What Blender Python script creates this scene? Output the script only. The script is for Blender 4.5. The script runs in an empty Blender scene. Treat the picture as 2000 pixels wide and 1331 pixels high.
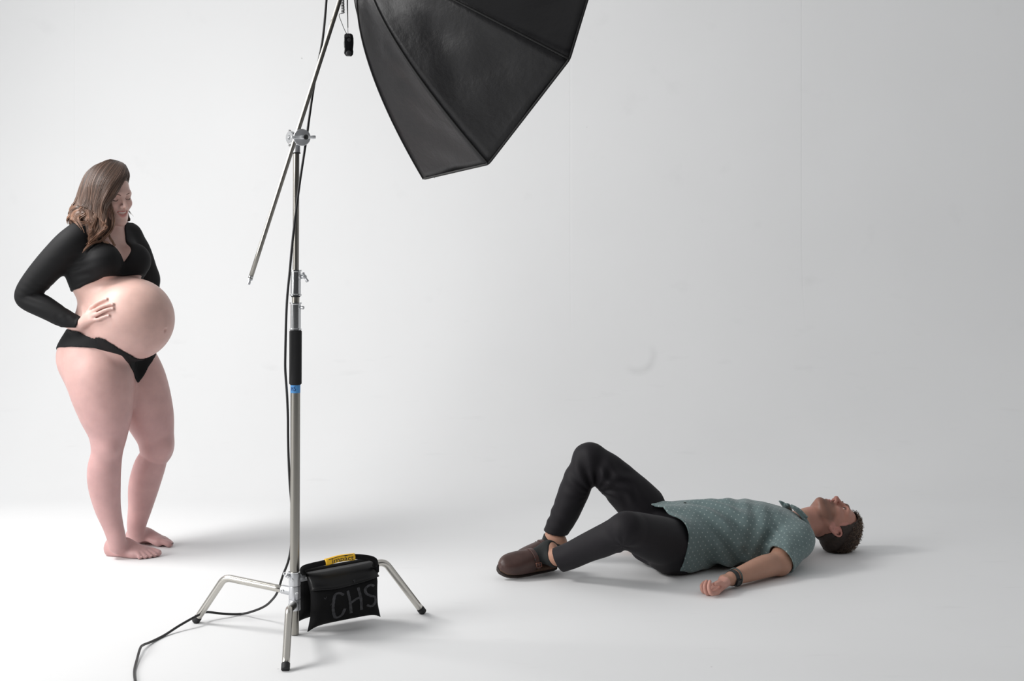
import bpy, bmesh, math, random
import numpy as np
from mathutils import Vector, Matrix

random.seed(7)
RNG = np.random.default_rng(11)
SC = bpy.context.scene
COL = SC.collection

# ------------------------------------------------------------------ camera
FPX, YH, CAM_H = 2700.0, 480.0, 1.35          # focal length in px, horizon row, eye height
cam_d = bpy.data.cameras.new('camera')
cam = bpy.data.objects.new('camera', cam_d)
COL.objects.link(cam)
cam.location = (0, 0, CAM_H)
cam.rotation_euler = (math.radians(90), 0, 0)
cam_d.sensor_width = 36.0
cam_d.lens = FPX / 2000.0 * 36.0
cam_d.shift_y = -(665.5 - YH) / 2000.0
cam_d.clip_end = 100
SC.camera = cam

# ------------------------------------------------------------------ world, light, exposure
SC.view_settings.view_transform = 'Standard'
SC.view_settings.look = 'None'
SC.view_settings.gamma = 1.0
SC.view_settings.use_curve_mapping = False
SC.view_settings.exposure = -0.10
wd = bpy.data.worlds.new('studio_ambient')
SC.world = wd
wd.use_nodes = True
wd.node_tree.nodes['Background'].inputs[0].default_value = (0.985, 0.992, 1.0, 1)
wd.node_tree.nodes['Background'].inputs[1].default_value = 0.54


def area_light(name, loc, target, sx, sy, power, color):
    d = bpy.data.lights.new(name, 'AREA')
    d.shape = 'RECTANGLE'
    d.size, d.size_y = sx, sy
    d.energy = power
    d.color = color
    o = bpy.data.objects.new(name, d)
    COL.objects.link(o)
    o.location = loc
    v = Vector(target) - Vector(loc)
    o.rotation_euler = v.to_track_quat('-Z', 'Y').to_euler()
    return o


# studio lamp standing just left of the people, and a broad unseen fill light added to lift the faces
area_light('studio_lamp', (-2.95, 5.5, 2.75), (0.2, 5.95, 0.5), 1.0, 1.0, 86, (1.0, 0.985, 0.97))
area_light('left_fill_light', (-5.6, 2.2, 2.6), (0.3, 5.6, 0.9), 3.0, 2.4, 240, (1.0, 0.995, 0.985))


def P(px, py, d):
    """photo pixel + distance from the camera plane -> point in the room (metres)"""
    return np.array([(px - 1000.0) * d / FPX, d, CAM_H - (py - YH) * d / FPX])


def G(px, py, z=0.0):
    d = FPX * (CAM_H - z) / (py - YH)
    return np.array([(px - 1000.0) * d / FPX, d, z])


# ------------------------------------------------------------------ materials
def mat(name, color=(0.5, 0.5, 0.5), rough=0.5, metal=0.0, noise=0.0, nscale=40, bump=0.0, bscale=200,
        attr=None, spec=0.5, sheen=0.0, sss=0.0, ssr=(1, .35, .2), coat=0.0, aniso=0.0, stretch=(1, 1, 1)):
    m = bpy.data.materials.new(name)
    m.use_nodes = True
    nt = m.node_tree
    N, L = nt.nodes, nt.links
    b = N['Principled BSDF']
    b.inputs['Roughness'].default_value = rough
    b.inputs['Metallic'].default_value = metal
    b.inputs['Specular IOR Level'].default_value = spec
    b.inputs['Sheen Weight'].default_value = sheen
    b.inputs['Coat Weight'].default_value = coat
    if sss:
        b.inputs['Subsurface Weight'].default_value = sss
        b.inputs['Subsurface Radius'].default_value = ssr
        b.inputs['Subsurface Scale'].default_value = 0.008
    b.inputs['Base Color'].default_value = (*color, 1)
    src = None
    tc = N.new('ShaderNodeTexCoord')
    mp = N.new('ShaderNodeMapping')
    mp.inputs['Scale'].default_value = stretch
    L.new(tc.outputs['Object'], mp.inputs['Vector'])
    if attr:
        a = N.new('ShaderNodeAttribute')
        a.attribute_name = attr
        src = a.outputs['Color']
    if noise:
        t = N.new('ShaderNodeTexNoise')
        t.inputs['Scale'].default_value = nscale
        t.inputs['Detail'].default_value = 5
        L.new(mp.outputs['Vector'], t.inputs['Vector'])
        r = N.new('ShaderNodeMapRange')
        r.inputs['From Min'].default_value = 0.3
        r.inputs['From Max'].default_value = 0.7
        r.inputs['To Min'].default_value = 1 - noise
        r.inputs['To Max'].default_value = 1 + noise
        L.new(t.outputs['Fac'], r.inputs['Value'])
        mx = N.new('ShaderNodeVectorMath')
        mx.operation = 'SCALE'
        if src is None:
            c = N.new('ShaderNodeRGB')
            c.outputs[0].default_value = (*color, 1)
            src = c.outputs[0]
        L.new(src, mx.inputs[0])
        L.new(r.outputs['Result'], mx.inputs['Scale'])
        src = mx.outputs['Vector']
    if src is not None:
        L.new(src, b.inputs['Base Color'])
    if bump:
        t = N.new('ShaderNodeTexNoise')
        t.inputs['Scale'].default_value = bscale
        t.inputs['Detail'].default_value = 4
        L.new(mp.outputs['Vector'], t.inputs['Vector'])
        bp = N.new('ShaderNodeBump')
        bp.inputs['Strength'].default_value = bump
        bp.inputs['Distance'].default_value = 0.002
        L.new(t.outputs['Fac'], bp.inputs['Height'])
        L.new(bp.outputs['Normal'], b.inputs['Normal'])
    return m


# ------------------------------------------------------------------ object helpers
def link(name, me, material=None, parent=None, smooth=True):
    o = bpy.data.objects.new(name, me)
    COL.objects.link(o)
    if material is not None:
        me.materials.append(material)
    if smooth and len(me.polygons):
        me.polygons.foreach_set('use_smooth', np.ones(len(me.polygons), dtype=bool))
    if parent is not None:
        o.parent = parent
        base = parent
        off = Vector((0, 0, 0))
        while base is not None:
            off += base.location
            base = base.parent
        o.location = -off
    return o


def tag(o, label=None, cat=None, group=None, kind=None):
    if label: o['label'] = label
    if cat: o['category'] = cat
    if group: o['group'] = group
    if kind: o['kind'] = kind
    return o


def empty(name, loc, label, cat):
    o = bpy.data.objects.new(name, None)
    COL.objects.link(o)
    o.location = loc
    o.empty_display_size = 0.05
    return tag(o, label, cat)


def bm_mesh(bm, name):
    me = bpy.data.meshes.new(name)
    bmesh.ops.recalc_face_normals(bm, faces=bm.faces)
    bm.to_mesh(me)
    bm.free()
    return me


def np_mesh(name, verts, faces):
    me = bpy.data.meshes.new(name)
    verts = np.asarray(verts, dtype=np.float32)
    faces = np.asarray(faces, dtype=np.int32)
    k = faces.shape[1]
    me.vertices.add(len(verts))
    me.vertices.foreach_set('co', verts.ravel())
    me.loops.add(faces.size)
    me.loops.foreach_set('vertex_index', faces.ravel())
    me.polygons.add(len(faces))
    me.polygons.foreach_set('loop_start', np.arange(0, faces.size, k, dtype=np.int32))
    me.polygons.foreach_set('loop_total', np.full(len(faces), k, dtype=np.int32))
    me.update(calc_edges=True)
    me.validate()
    return me


def set_col(me, col, name='Col'):
    a = me.color_attributes.new(name, 'FLOAT_COLOR', 'POINT')
    c = np.ones((len(me.vertices), 4), dtype=np.float32)
    c[:, :3] = col
    a.data.foreach_set('color', c.ravel())


def spline(pts, n=8):
    """Catmull-Rom through points (rows may carry extra columns such as radius)"""
    p = np.asarray(pts, dtype=float)
    if len(p) < 3:
        t = np.linspace(0, 1, n + 1)[:, None]
        return p[0] * (1 - t) + p[-1] * t
    e = np.vstack([2 * p[0] - p[1], p, 2 * p[-1] - p[-2]])
    out = []
    for i in range(1, len(e) - 2):
        t = np.linspace(0, 1, n, endpoint=False)[:, None]
        a, b, c, d = e[i - 1], e[i], e[i + 1], e[i + 2]
        out.append(0.5 * ((2 * b) + (-a + c) * t + (2 * a - 5 * b + 4 * c - d) * t ** 2 + (-a + 3 * b - 3 * c + d) * t ** 3))
    out.append(p[-1][None])
    return np.vstack(out)


def tube_arrays(path, rad, sides=10, cap=True, squash=None):
    path = np.asarray(path, dtype=float)
    n = len(path)
    rad = np.broadcast_to(np.asarray(rad, dtype=float), (n,))
    tan = np.gradient(path, axis=0)
    tan /= np.linalg.norm(tan, axis=1)[:, None] + 1e-12
    up = np.array([0, 0, 1.0]) if abs(tan[0][2]) < 0.9 else np.array([1.0, 0, 0])
    u = np.cross(tan[0], up); u /= np.linalg.norm(u)
    V, F = [], []
    ang = np.linspace(0, 2 * np.pi, sides, endpoint=False)
    for i in range(n):
        u = u - tan[i] * (u @ tan[i]); u /= np.linalg.norm(u) + 1e-12
        w = np.cross(tan[i], u)
        sq = 1.0 if squash is None else squash
        V.append(path[i] + rad[i] * (np.cos(ang)[:, None] * u + sq * np.sin(ang)[:, None] * w))
    V = np.vstack(V)
    for i in range(n - 1):
        for j in range(sides):
            k = (j + 1) % sides
            F.append((i * sides + j, i * sides + k, (i + 1) * sides + k, (i + 1) * sides + j))
    if cap:
        c0, c1 = len(V), len(V) + 1
        V = np.vstack([V, path[0][None], path[-1][None]])
        for j in range(sides):
            k = (j + 1) % sides
            F.append((c0, k, j, j)); F.append((c1, (n - 1) * sides + j, (n - 1) * sides + k, (n - 1) * sides + k))
    return V, F


def mesh_quads(name, V, F):
    me = bpy.data.meshes.new(name)
    me.from_pydata([tuple(v) for v in V], [], [tuple(dict.fromkeys(f)) for f in F])
    me.update()
    return me


def tube(name, path, rad, material, parent=None, sides=14, cap=True, squash=None):
    V, F = tube_arrays(path, rad, sides, cap, squash)
    return link(name, mesh_quads(name, V, F), material, parent)


def lathe(name, base, axis, profile, material, parent=None, sides=28, smooth=True):
    """profile: list of (distance along axis, radius); sharp corners by doubling points"""
    base = np.asarray(base, float); axis = np.asarray(axis, float); axis = axis / np.linalg.norm(axis)
    up = np.array([0, 0, 1.0]) if abs(axis[2]) < 0.9 else np.array([1.0, 0, 0])
    u = np.cross(axis, up); u /= np.linalg.norm(u); w = np.cross(axis, u)
    ang = np.linspace(0, 2 * np.pi, sides, endpoint=False)
    ring = np.cos(ang)[:, None] * u + np.sin(ang)[:, None] * w
    V, F = [], []
    for h, r in profile:
        V.append(base + axis * h + max(r, 1e-4) * ring)
    V = np.vstack(V)
    for i in range(len(profile) - 1):
        for j in range(sides):
            k = (j + 1) % sides
            F.append((i * sides + j, i * sides + k, (i + 1) * sides + k, (i + 1) * sides + j))
    F.append(tuple(range(sides - 1, -1, -1)))
    F.append(tuple(range((len(profile) - 1) * sides, len(profile) * sides)))
    me = bpy.data.meshes.new(name)
    me.from_pydata([tuple(v) for v in V], [], F)
    me.update()
    o = link(name, me, material, parent, smooth)
    if smooth:
        sharp_edges(me, 35)
    return o


def sharp_edges(me, deg):
    bm = bmesh.new(); bm.from_mesh(me)
    lim = math.radians(deg)
    for e in bm.edges:
        if len(e.link_faces) == 2 and e.calc_face_angle(0) > lim:
            e.smooth = False
    bm.to_mesh(me); bm.free()


def block(name, center, size, rot, material, parent=None, bevel=0.002):
    bm = bmesh.new()
    bmesh.ops.create_cube(bm, size=1.0)
    bmesh.ops.scale(bm, vec=size, verts=bm.verts)
    if bevel:
        bmesh.ops.bevel(bm, geom=bm.edges[:], offset=bevel, segments=2, affect='EDGES')
    M = Matrix.Translation(Vector(center)) @ (rot if rot is not None else Matrix.Identity(4))
    bmesh.ops.transform(bm, matrix=M, verts=bm.verts)
    o = link(name, bm_mesh(bm, name), material, parent)
    sharp_edges(o.data, 35)
    return o


# ------------------------------------------------------------------ setting: white cyclorama
def wall_material():
    m = mat('cyc_paint', (0.80, 0.805, 0.81), rough=0.62, spec=0.3, noise=0.012, nscale=1.3, bump=0.03, bscale=60)
    nt = m.node_tree
    N, L = nt.nodes, nt.links
    b = N['Principled BSDF']
    old = b.inputs['Base Color'].links[0].from_socket
    geo = N.new('ShaderNodeNewGeometry')
    sep = N.new('ShaderNodeSeparateXYZ')
    L.new(geo.outputs['Position'], sep.inputs[0])

    def math_node(op, a, bb=None, clamp=False):
        n = N.new('ShaderNodeMath'); n.operation = op; n.use_clamp = clamp
        for i, v in enumerate((a, bb)):
            if v is None: continue
            if isinstance(v, (int, float)): n.inputs[i].default_value = v
            else: L.new(v, n.inputs[i])
        return n.outputs[0]

    # crescent scuff on the back wall
    c = P(1239, 688, WALL_Y)
    dx = math_node('SUBTRACT', sep.outputs['X'], float(c[0]))
    dz = math_node('SUBTRACT', sep.outputs['Z'], float(c[2]))
    r2 = math_node('ADD', math_node('MULTIPLY', dx, dx), math_node('MULTIPLY', dz, dz))
    r = math_node('SQRT', r2)
    ring = math_node('SUBTRACT', 1.0, math_node('DIVIDE', math_node('ABSOLUTE', math_node('SUBTRACT', r, 0.098)), 0.034), True)
    ang = math_node('SUBTRACT', math_node('MULTIPLY', dx, 0.62), math_node('MULTIPLY', dz, 0.78))
    side = math_node('MULTIPLY', math_node('SUBTRACT', ang, 0.0), 14.0, True)
    nz = N.new('ShaderNodeTexNoise'); nz.inputs['Scale'].default_value = 9
    L.new(geo.outputs['Position'], nz.inputs['Vector'])
    s1 = math_node('MULTIPLY', math_node('MULTIPLY', ring, side), math_node('MULTIPLY', nz.outputs['Fac'], 0.17))
    onwall = math_node('GREATER_THAN', sep.outputs['Y'], WALL_Y - 0.3)
    s1 = math_node('MULTIPLY', s1, onwall)
    # small specks and faint drag marks of use on the floor
    vo = N.new('ShaderNodeTexVoronoi'); vo.inputs['Scale'].default_value = 2.1; vo.inputs['Randomness'].default_value = 1
    L.new(geo.outputs['Position'], vo.inputs['Vector'])
    sp = math_node('MULTIPLY', math_node('LESS_THAN', vo.outputs['Distance'], 0.010), 0.25)
    mp = N.new('ShaderNodeMapping'); mp.inputs['Scale'].default_value = (1.2, 5.0, 1.2)
    mp.inputs['Rotation'].default_value = (0, 0, 0.25)
    L.new(geo.outputs['Position'], mp.inputs['Vector'])
    n2 = N.new('ShaderNodeTexNoise'); n2.inputs['Scale'].default_value = 3.2; n2.inputs['Detail'].default_value = 8
    L.new(mp.outputs['Vector'], n2.inputs['Vector'])
    dr = math_node('MULTIPLY', math_node('SUBTRACT', n2.outputs['Fac'], 0.64), 0.3, True)
    tot = math_node('ADD', math_node('ADD', s1, sp), dr)
    keep = math_node('SUBTRACT', 1.0, tot, True)
    vm = N.new('ShaderNodeVectorMath'); vm.operation = 'SCALE'
    L.new(old, vm.inputs[0]); L.new(keep, vm.inputs['Scale'])
    L.new(vm.outputs['Vector'], b.inputs['Base Color'])
    return m


COVE_Y, WALL_Y, WALL_TOP = 7.35, 8.75, 5.2
M_CYC = wall_material()
XL, XR = -6.5, 6.5
floor = link('floor', np_mesh('floor', [(XL, -1.5, 0), (XR, -1.5, 0), (XR, COVE_Y, 0), (XL, COVE_Y, 0)], [(0, 1, 2, 3)]), M_CYC)
tag(floor, 'smooth white painted studio floor', 'floor', kind='structure')
wall = bpy.data.objects.new('wall_back', None)
COL.objects.link(wall)
tag(wall, 'white cyclorama wall curving up from the floor', 'wall', kind='structure')
seams = [XL, -4.9, P(146, 100, WALL_Y)[0], P(1114, 300, WALL_Y)[0], P(1566, 300, WALL_Y)[0], 3.9, XR]
rad = WALL_Y - COVE_Y
prof = [(COVE_Y + rad * math.sin(a), rad - rad * math.cos(a)) for a in np.linspace(0, math.pi / 2, 40)]
prof += [(WALL_Y, z) for z in np.linspace(rad, WALL_TOP, 12)[1:]]
for i in range(len(seams) - 1):
    a, b = seams[i], seams[i + 1]
    lift = (0.0, 0.0003, 0.0, 0.0005, 0.0, 0.0003, 0)[i]          # sheets do not meet quite flush
    xs = [a, a + 0.004, a + 0.010, a + .02, (a + b) / 2, b - .02, b - 0.010, b - 0.004, b]
    V, F = [], []
    for j, (y, z) in enumerate(prof):
        w = min(1.0, max(0.0, (z - 0.5) / 1.0))
        for q, x in enumerate(xs):
            edge = 0.0006 if q in (0, 8) else 0.0
            V.append((x, y - (lift - edge) * w, z))
    n = len(xs)
    for j in range(len(prof) - 1):
        for q in range(n - 1):
            F.append((j * n + q, j * n + q + 1, (j + 1) * n + q + 1, (j + 1) * n + q))
    link('wall_panel', np_mesh('wall_panel', V, F), M_CYC, wall)

# dark back of the studio, behind the camera
M_DARK = mat('charcoal_studio_wall', (0.035, 0.035, 0.037), rough=0.8, noise=0.1, nscale=3)
wf = link('wall_front', np_mesh('wall_front', [(XL, -1.5, 0), (XR, -1.5, 0), (XR, -1.5, 4.6), (XL, -1.5, 4.6)], [(3, 2, 1, 0)]), M_DARK)
tag(wf, 'charcoal wall at the back of the studio', 'wall', kind='structure')
wr_ = link('wall_right', np_mesh('wall_right', [(XR, -1.5, 0), (XR, 2.6, 0), (XR, 2.6, 4.6), (XR, -1.5, 4.6)], [(0, 1, 2, 3)]), M_DARK)
tag(wr_, 'charcoal side wall of the studio', 'wall', kind='structure')
# ------------------------------------------------------------------ light stand
M_CHROME = mat('chrome_tube', (0.56, 0.54, 0.50), rough=0.24, metal=1.0, noise=0.03, nscale=8, stretch=(1, 1, 0.05))
M_DULL = mat('brushed_steel_tube', (0.34, 0.325, 0.295), rough=0.34, metal=1.0, noise=0.06, nscale=30, stretch=(1, 1, 0.03))
M_CAST = mat('cast_zinc', (0.62, 0.63, 0.65), rough=0.42, metal=0.9, bump=0.08, bscale=300)
M_POL = mat('polished_zinc', (0.70, 0.71, 0.72), rough=0.22, metal=1.0)
M_RUBBER = mat('black_rubber', (0.012, 0.012, 0.013), rough=0.6)
M_FOAM = mat('black_foam', (0.008, 0.008, 0.009), rough=0.85, bump=0.2, bscale=500)
M_TAPE = mat('blue_tape', (0.07, 0.28, 0.62), rough=0.6, noise=0.06, nscale=60)
M_INK = mat('dark_blue_ink', (0.006, 0.02, 0.12), rough=0.6)
M_HOLE = mat('dark_recess', (0.02, 0.02, 0.02), rough=0.7)

SB = np.array([-0.7535, 4.79, 0.0])       # column foot


def col_at(z):
    return SB + np.array([0.0035 * z, 0, z])


def zpx(py):
    return CAM_H - (py - YH) * 4.79 / FPX


stand = empty('light_stand', (SB[0], SB[1], 0), 'tall silver steel light stand with boom arm and three bent tripod legs', 'light stand')
UP = np.array([0.0035, 0, 1.0])


def col_part(name, z0, z1, r, m, bev=0.0012, parent=stand, prof=None):
    h = z1 - z0
    prof = prof or [(0, r - bev), (bev, r), (h - bev, r), (h, r - bev)]
    return lathe(name, col_at(z0), UP, prof, m, parent)


col_part('lower_tube', 0.002, zpx(1116), 0.0150, M_DULL)
col_part('column_tube', zpx(1120), zpx(745), 0.0166, M_DULL)
col_part('foam_grip', zpx(752), zpx(645), 0.0216, M_FOAM, 0.004)
tape = col_part('tape_band', zpx(767.5), zpx(751), 0.0171, M_TAPE, 0.0004)


def ribbon_on(name, strokes, mapper, width, m, parent, lift=0.0004, ragged=0.0):
    """marker strokes: polylines in (u,v), mapper(u,v)->(point, normal)"""
    V, F = [], []
    for st in strokes:
        st = spline(st, 6)
        tan = np.gradient(st, axis=0)
        tan /= np.linalg.norm(tan, axis=1)[:, None] + 1e-9
        nrm = np.stack([-tan[:, 1], tan[:, 0]], 1)
        b0 = len(V)
        for i in range(len(st)):
            wv = width * (1 + ragged * math.sin(i * 2.3 + st[0][0] * 9))
            for s in (-1, 1):
                q = st[i] + nrm[i] * wv * s
                p, n = mapper(q[0], q[1])
                V.append(p + n * lift)
        for i in range(len(st) - 1):
            F.append((b0 + 2 * i, b0 + 2 * i + 1, b0 + 2 * i + 3, b0 + 2 * i + 2))
    return link(name, mesh_quads(name, V, F), m, parent)


def tape_map(u, v):       # u, v in metres on the band, u=0 faces the camera
    a = u / 0.0172
    n = np.array([math.sin(a), -math.cos(a), 0])
    return col_at(zpx(759.3) + v) + n * 0.0172, n


ribbon_on('ink_lettering', [
    [(-0.0120, 0.0075), (-0.0120, -0.006)], [(-0.0120, 0.001), (-0.0065, 0.001)], [(-0.0065, 0.0078), (-0.0060, -0.006)],
    [(0.0035, 0.0070), (-0.0005, 0.0072), (-0.002, 0.004), (0.0015, 0.0005), (0.0032, -0.003), (0.001, -0.006), (-0.0035, -0.0052)],
], tape_map, 0.0010, M_INK, tape)


def collar(z0, z1, r, rim, split, m=M_POL):
    h = z1 - z0
    b = lathe('collar', col_at(z0), UP, [(0, r * .9), (0, r + rim), (.0045, r + rim), (.007, r), (h * split, r), (h * split, r - .0012),
              (h * split + .0015, r - .0012), (h * split + .0015, r), (h - .007, r), (h - .0045, r + rim), (h, r + rim), (h, r * .7)], m, stand)
    return b


c1 = collar(zpx(645), zpx(591), 0.0182, 0.0026, 0.55)
col_part('middle_tube', zpx(594), zpx(572), 0.0128, M_DULL)
col_part('rubber_ring', zpx(580.5), zpx(577.5), 0.0158, M_RUBBER)
c2 = collar(zpx(578), zpx(527.5), 0.0178, 0.0026, 0.56)
col_part('riser_tube', zpx(531), zpx(291), 0.0108, M_DULL)


def wing(name, base, d, length, m, parent, side=None):
    """T-handle: stub, hub and two unequal wings"""
    d = np.asarray(d, float) / np.linalg.norm(d)
    side = np.asarray(side, float)
    V1, F1 = tube_arrays(np.array([base, base + d * .010, base + d * .018]), [.0062, .0062, .0075], 12)
    c = base + d * .016
    pts = spline([np.append(c - side * length * .45, .0052), np.append(c - side * length * .38, .0060), np.append(c - side * length * .15, .0042), np.append(c, .0072),
                  np.append(c + side * length * .2, .0042), np.append(c + side * length * .45, .0062), np.append(c + side * length * .55, .005)], 4)
    V2, F2 = tube_arrays(pts[:, :3], pts[:, 3], 12)
    V = np.vstack([V1, V2]); F = list(F1) + [tuple(i + len(V1) for i in f) for f in F2]
    return link(name, mesh_quads(name, V, F), m, parent)


# collar bosses and their locking handles
for cc, py, dx in ((c2, 541, 0.030), (c1, 601, 0.026)):
    z = zpx(py)
    bdir = np.array([.93, -.36, 0])
    lathe('boss', col_at(z), bdir, [(.010, .0095), (dx * .62, .0088), (dx * .72, .0075)], M_CAST, cc, 18)
wing('locking_handle', col_at(zpx(541)) + np.array([.93, -.36, 0]) * .020, (.93, -.36, 0), .036, M_CAST, c2, (.50, -.2, -.84))
lathe('locking_pin', col_at(zpx(601)) + np.array([.93, -.36, 0]) * .018, (.93, -.36, 0), [(0, .0036), (.006, .0036), (.007, .0062), (.013, .0062), (.0145, .004)], M_CAST, c1, 16)

# turtle base: three stacked collars, each carries one leg
base_cols = []
for z0, z1 in ((zpx(1144), zpx(1117)), (zpx(1170.5), zpx(1144.6)), (zpx(1192), zpx(1171))):
    h = z1 - z0
    b = lathe('leg_collar', col_at(z0), UP, [(0, .016), (0, .0196), (.003, .0205), (h - .004, .0205), (h, .0196), (h, .016)], M_CAST, stand, 32)
    base_cols.append(b)
lathe('top_rim', col_at(zpx(1119)), UP, [(0, .0175), (0, .0225), (.003, .0225), (.0045, .0185)], M_POL, stand, 32)
wing('locking_handle', col_at(zpx(1122)) + np.array([-.80, -.6, 0]) * .016, (-.80, -.6, 0), .026, M_CAST, base_cols[0], (-.72, .1, .5))


def fillet(a, b, c, r, n=10):
    a, b, c = map(np.asarray, (a, b, c))
    u = (a - b) / np.linalg.norm(a - b); v = (c - b) / np.linalg.norm(c - b)
    half = math.acos(np.clip(u @ v, -1, 1)) / 2
    t = r / math.tan(half)
    p0, p1 = b + u * t, b + v * t
    ctr = b + (u + v) / np.linalg.norm(u + v) * r / math.sin(half)
    s0, s1 = p0 - ctr, p1 - ctr
    om = math.acos(np.clip((s0 @ s1) / (r * r), -1, 1))
    arc = [ctr + (math.sin((1 - k) * om) * s0 + math.sin(k * om) * s1) / math.sin(om) for k in np.linspace(0, 1, n)]
    return np.vstack([np.linspace(a, p0, 6)[:-1], arc, np.linspace(p1, c, 6)[1:]])


LEG = {}
for key, foot_px, rb, zb, zc, bc in (('right', (826, 1196), .352, .2095, .196, 0), ('left', (382, 1214), .285, .174, .150, 1), ('front', (557.5, 1308), .262, .156, .106, 2)):
    foot = G(*foot_px, z=0.006)
    dr = foot - SB; dr[2] = 0
    e = dr / np.linalg.norm(dr)
    c = col_at(zc)
    bend = SB + e * rb; bend[2] = zb
    start = c + e * .030 + np.array([0, 0, .030 / rb * (zb - zc)])
    path = fillet(start, bend, foot, .045)
    lg = tube('leg', path, 0.0128, M_CHROME, stand, 20)
    d = (path[-1] - path[-2]); d /= np.linalg.norm(d)
    lathe('rubber_foot', foot - d * .020, d, [(0, .0130), (.001, .0140), (.0205, .0140), (.0225, .0125)], M_RUBBER, lg, 20)
    kd = (start - c); kd /= np.linalg.norm(kd)
    kn = lathe('leg_socket', c, kd, [(.012, .0150), (.030, .0155), (.050, .0148), (.052, .0132)], M_CAST, base_cols[bc], 20)
    s = np.cross(kd, [0, 0, 1.0]); s /= np.linalg.norm(s)
    s = s if s[1] < 0 else -s
    bolt = lathe('bolt', c + kd * .040 + s * .012, s, [(0, .0058), (.0055, .0058), (.0065, .005), (.0065, .003), (.004, .0028)], M_POL, base_cols[bc], 6 * 3)
    b2 = np.array([-.35, -.93, 0]) if bc == 0 else np.array([.45, -.89, 0])
    lathe('bolt', c + b2 * .0185, b2, [(0, .0055), (.004, .0055), (.005, .0045), (.005, .0026), (.003, .0025)], M_POL, base_cols[bc], 18)
    LEG[key] = (path, e, c)

# grip head at the top of the riser
GH = P(590, 268.5, 4.735)
fd = np.array([0.22, -0.97, -0.05]); fd /= np.linalg.norm(fd)
head = lathe('grip_head', GH - fd * .052, fd, [(0, .021), (.002, .026), (.014, .0275), (.016, .024), (.024, .022), (.030, .024), (.032, .0285), (.0465, .0292), (.049, .0275), (.050, .012)], M_CAST, stand, 40)
lathe('clamp_plate', P(571, 269, 4.77), (-.72, -.69, 0), [(0, .018), (.002, .0225), (.011, .0225), (.013, .0205), (.013, .008), (.009, .007)], M_POL, head, 32)
for py in (256, 284):
    lathe('bolt', P(567, py, 4.752), (-.72, -.69, 0), [(0, .0045), (.006, .0045), (.007, .0035)], M_POL, head, 14)
col_part('head_socket', zpx(300), zpx(283), .0135, M_CAST)
col_part('rubber_ring', zpx(300.5), zpx(297.8), .0150, M_RUBBER)
wing('t_handle', GH + fd * .0, fd, .082, M_CAST, head, np.array([.97, .21, .03]))
lathe('handle_cap', P(597.5, 268, 4.706), fd, [(0, .0085), (.003, .0085), (.0035, .005), (.001, .003)], M_HOLE, head, 18)

# boom arm
A0, A1 = P(488.5, 546, 4.752), P(692, -88, 4.735)
arm = tube('boom_arm', np.linspace(A0, A1, 12), 0.0079, M_DULL, stand, 18)
ad = (A0 - A1) / np.linalg.norm(A0 - A1)
lathe('arm_tip', A0, ad, [(-.004, .0084), (.002, .0084), (.003, .0045), (.008, .0045), (.009, .0055), (.017, .0055), (.019, .004)], M_CAST, arm, 16)
lathe('arm_band', A0 - ad * .012, ad, [(0, .008), (0, .0084), (.005, .0084), (.005, .008)], M_POL, arm, 18)

# ------------------------------------------------------------------ octagonal softbox
def fabric_material():
    m = mat('black_nylon', (0.011, 0.0107, 0.0118), rough=0.42, spec=0.33)
    nt = m.node_tree; N, L = nt.nodes, nt.links
    b = N['Principled BSDF']
    tc = N.new('ShaderNodeTexCoord')
    n1 = N.new('ShaderNodeTexNoise'); n1.inputs['Scale'].default_value = 4.5; n1.inputs['Detail'].default_value = 6; n1.inputs['Roughness'].default_value = .55
    n1.inputs['Distortion'].default_value = 0.2
    L.new(tc.outputs['Object'], n1.inputs['Vector'])
    bp = N.new('ShaderNodeBump'); bp.inputs['Strength'].default_value = .35; bp.inputs['Distance'].default_value = .03
    L.new(n1.outputs['Fac'], bp.inputs['Height']); L.new(bp.outputs['Normal'], b.inputs['Normal'])
    return m


M_NYLON = fabric_material()
M_PIPING = mat('black_piping', (0.006, 0.006, 0.006), rough=0.7)
M_DIFF = mat('white_diffuser_cloth', (0.85, 0.85, 0.85), rough=0.8)
M_STROBE = mat('dark_plastic', (0.02, 0.02, 0.022), rough=0.45)
SBX_C = np.array([-0.044, 4.946, 2.121]); az, el, roll, RR, DEP, R0 = 0.529, -0.378, 3.608, 0.60, 0.55, 0.055
SD = np.array([math.cos(el) * math.cos(az), math.cos(el) * math.sin(az), math.sin(el)])
SU = np.cross(SD, [0, 0, 1.0]); SU /= np.linalg.norm(SU); SV = np.cross(SU, SD)
HUB = SBX_C - SD * DEP


def rib_pt(k, t, off=0.0):
    a = roll + k * math.pi / 4
    r = R0 + (RR - R0) * t ** 0.62 + off
    return HUB + SD * (t * DEP) + r * (math.cos(a) * SU + math.sin(a) * SV)


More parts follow.
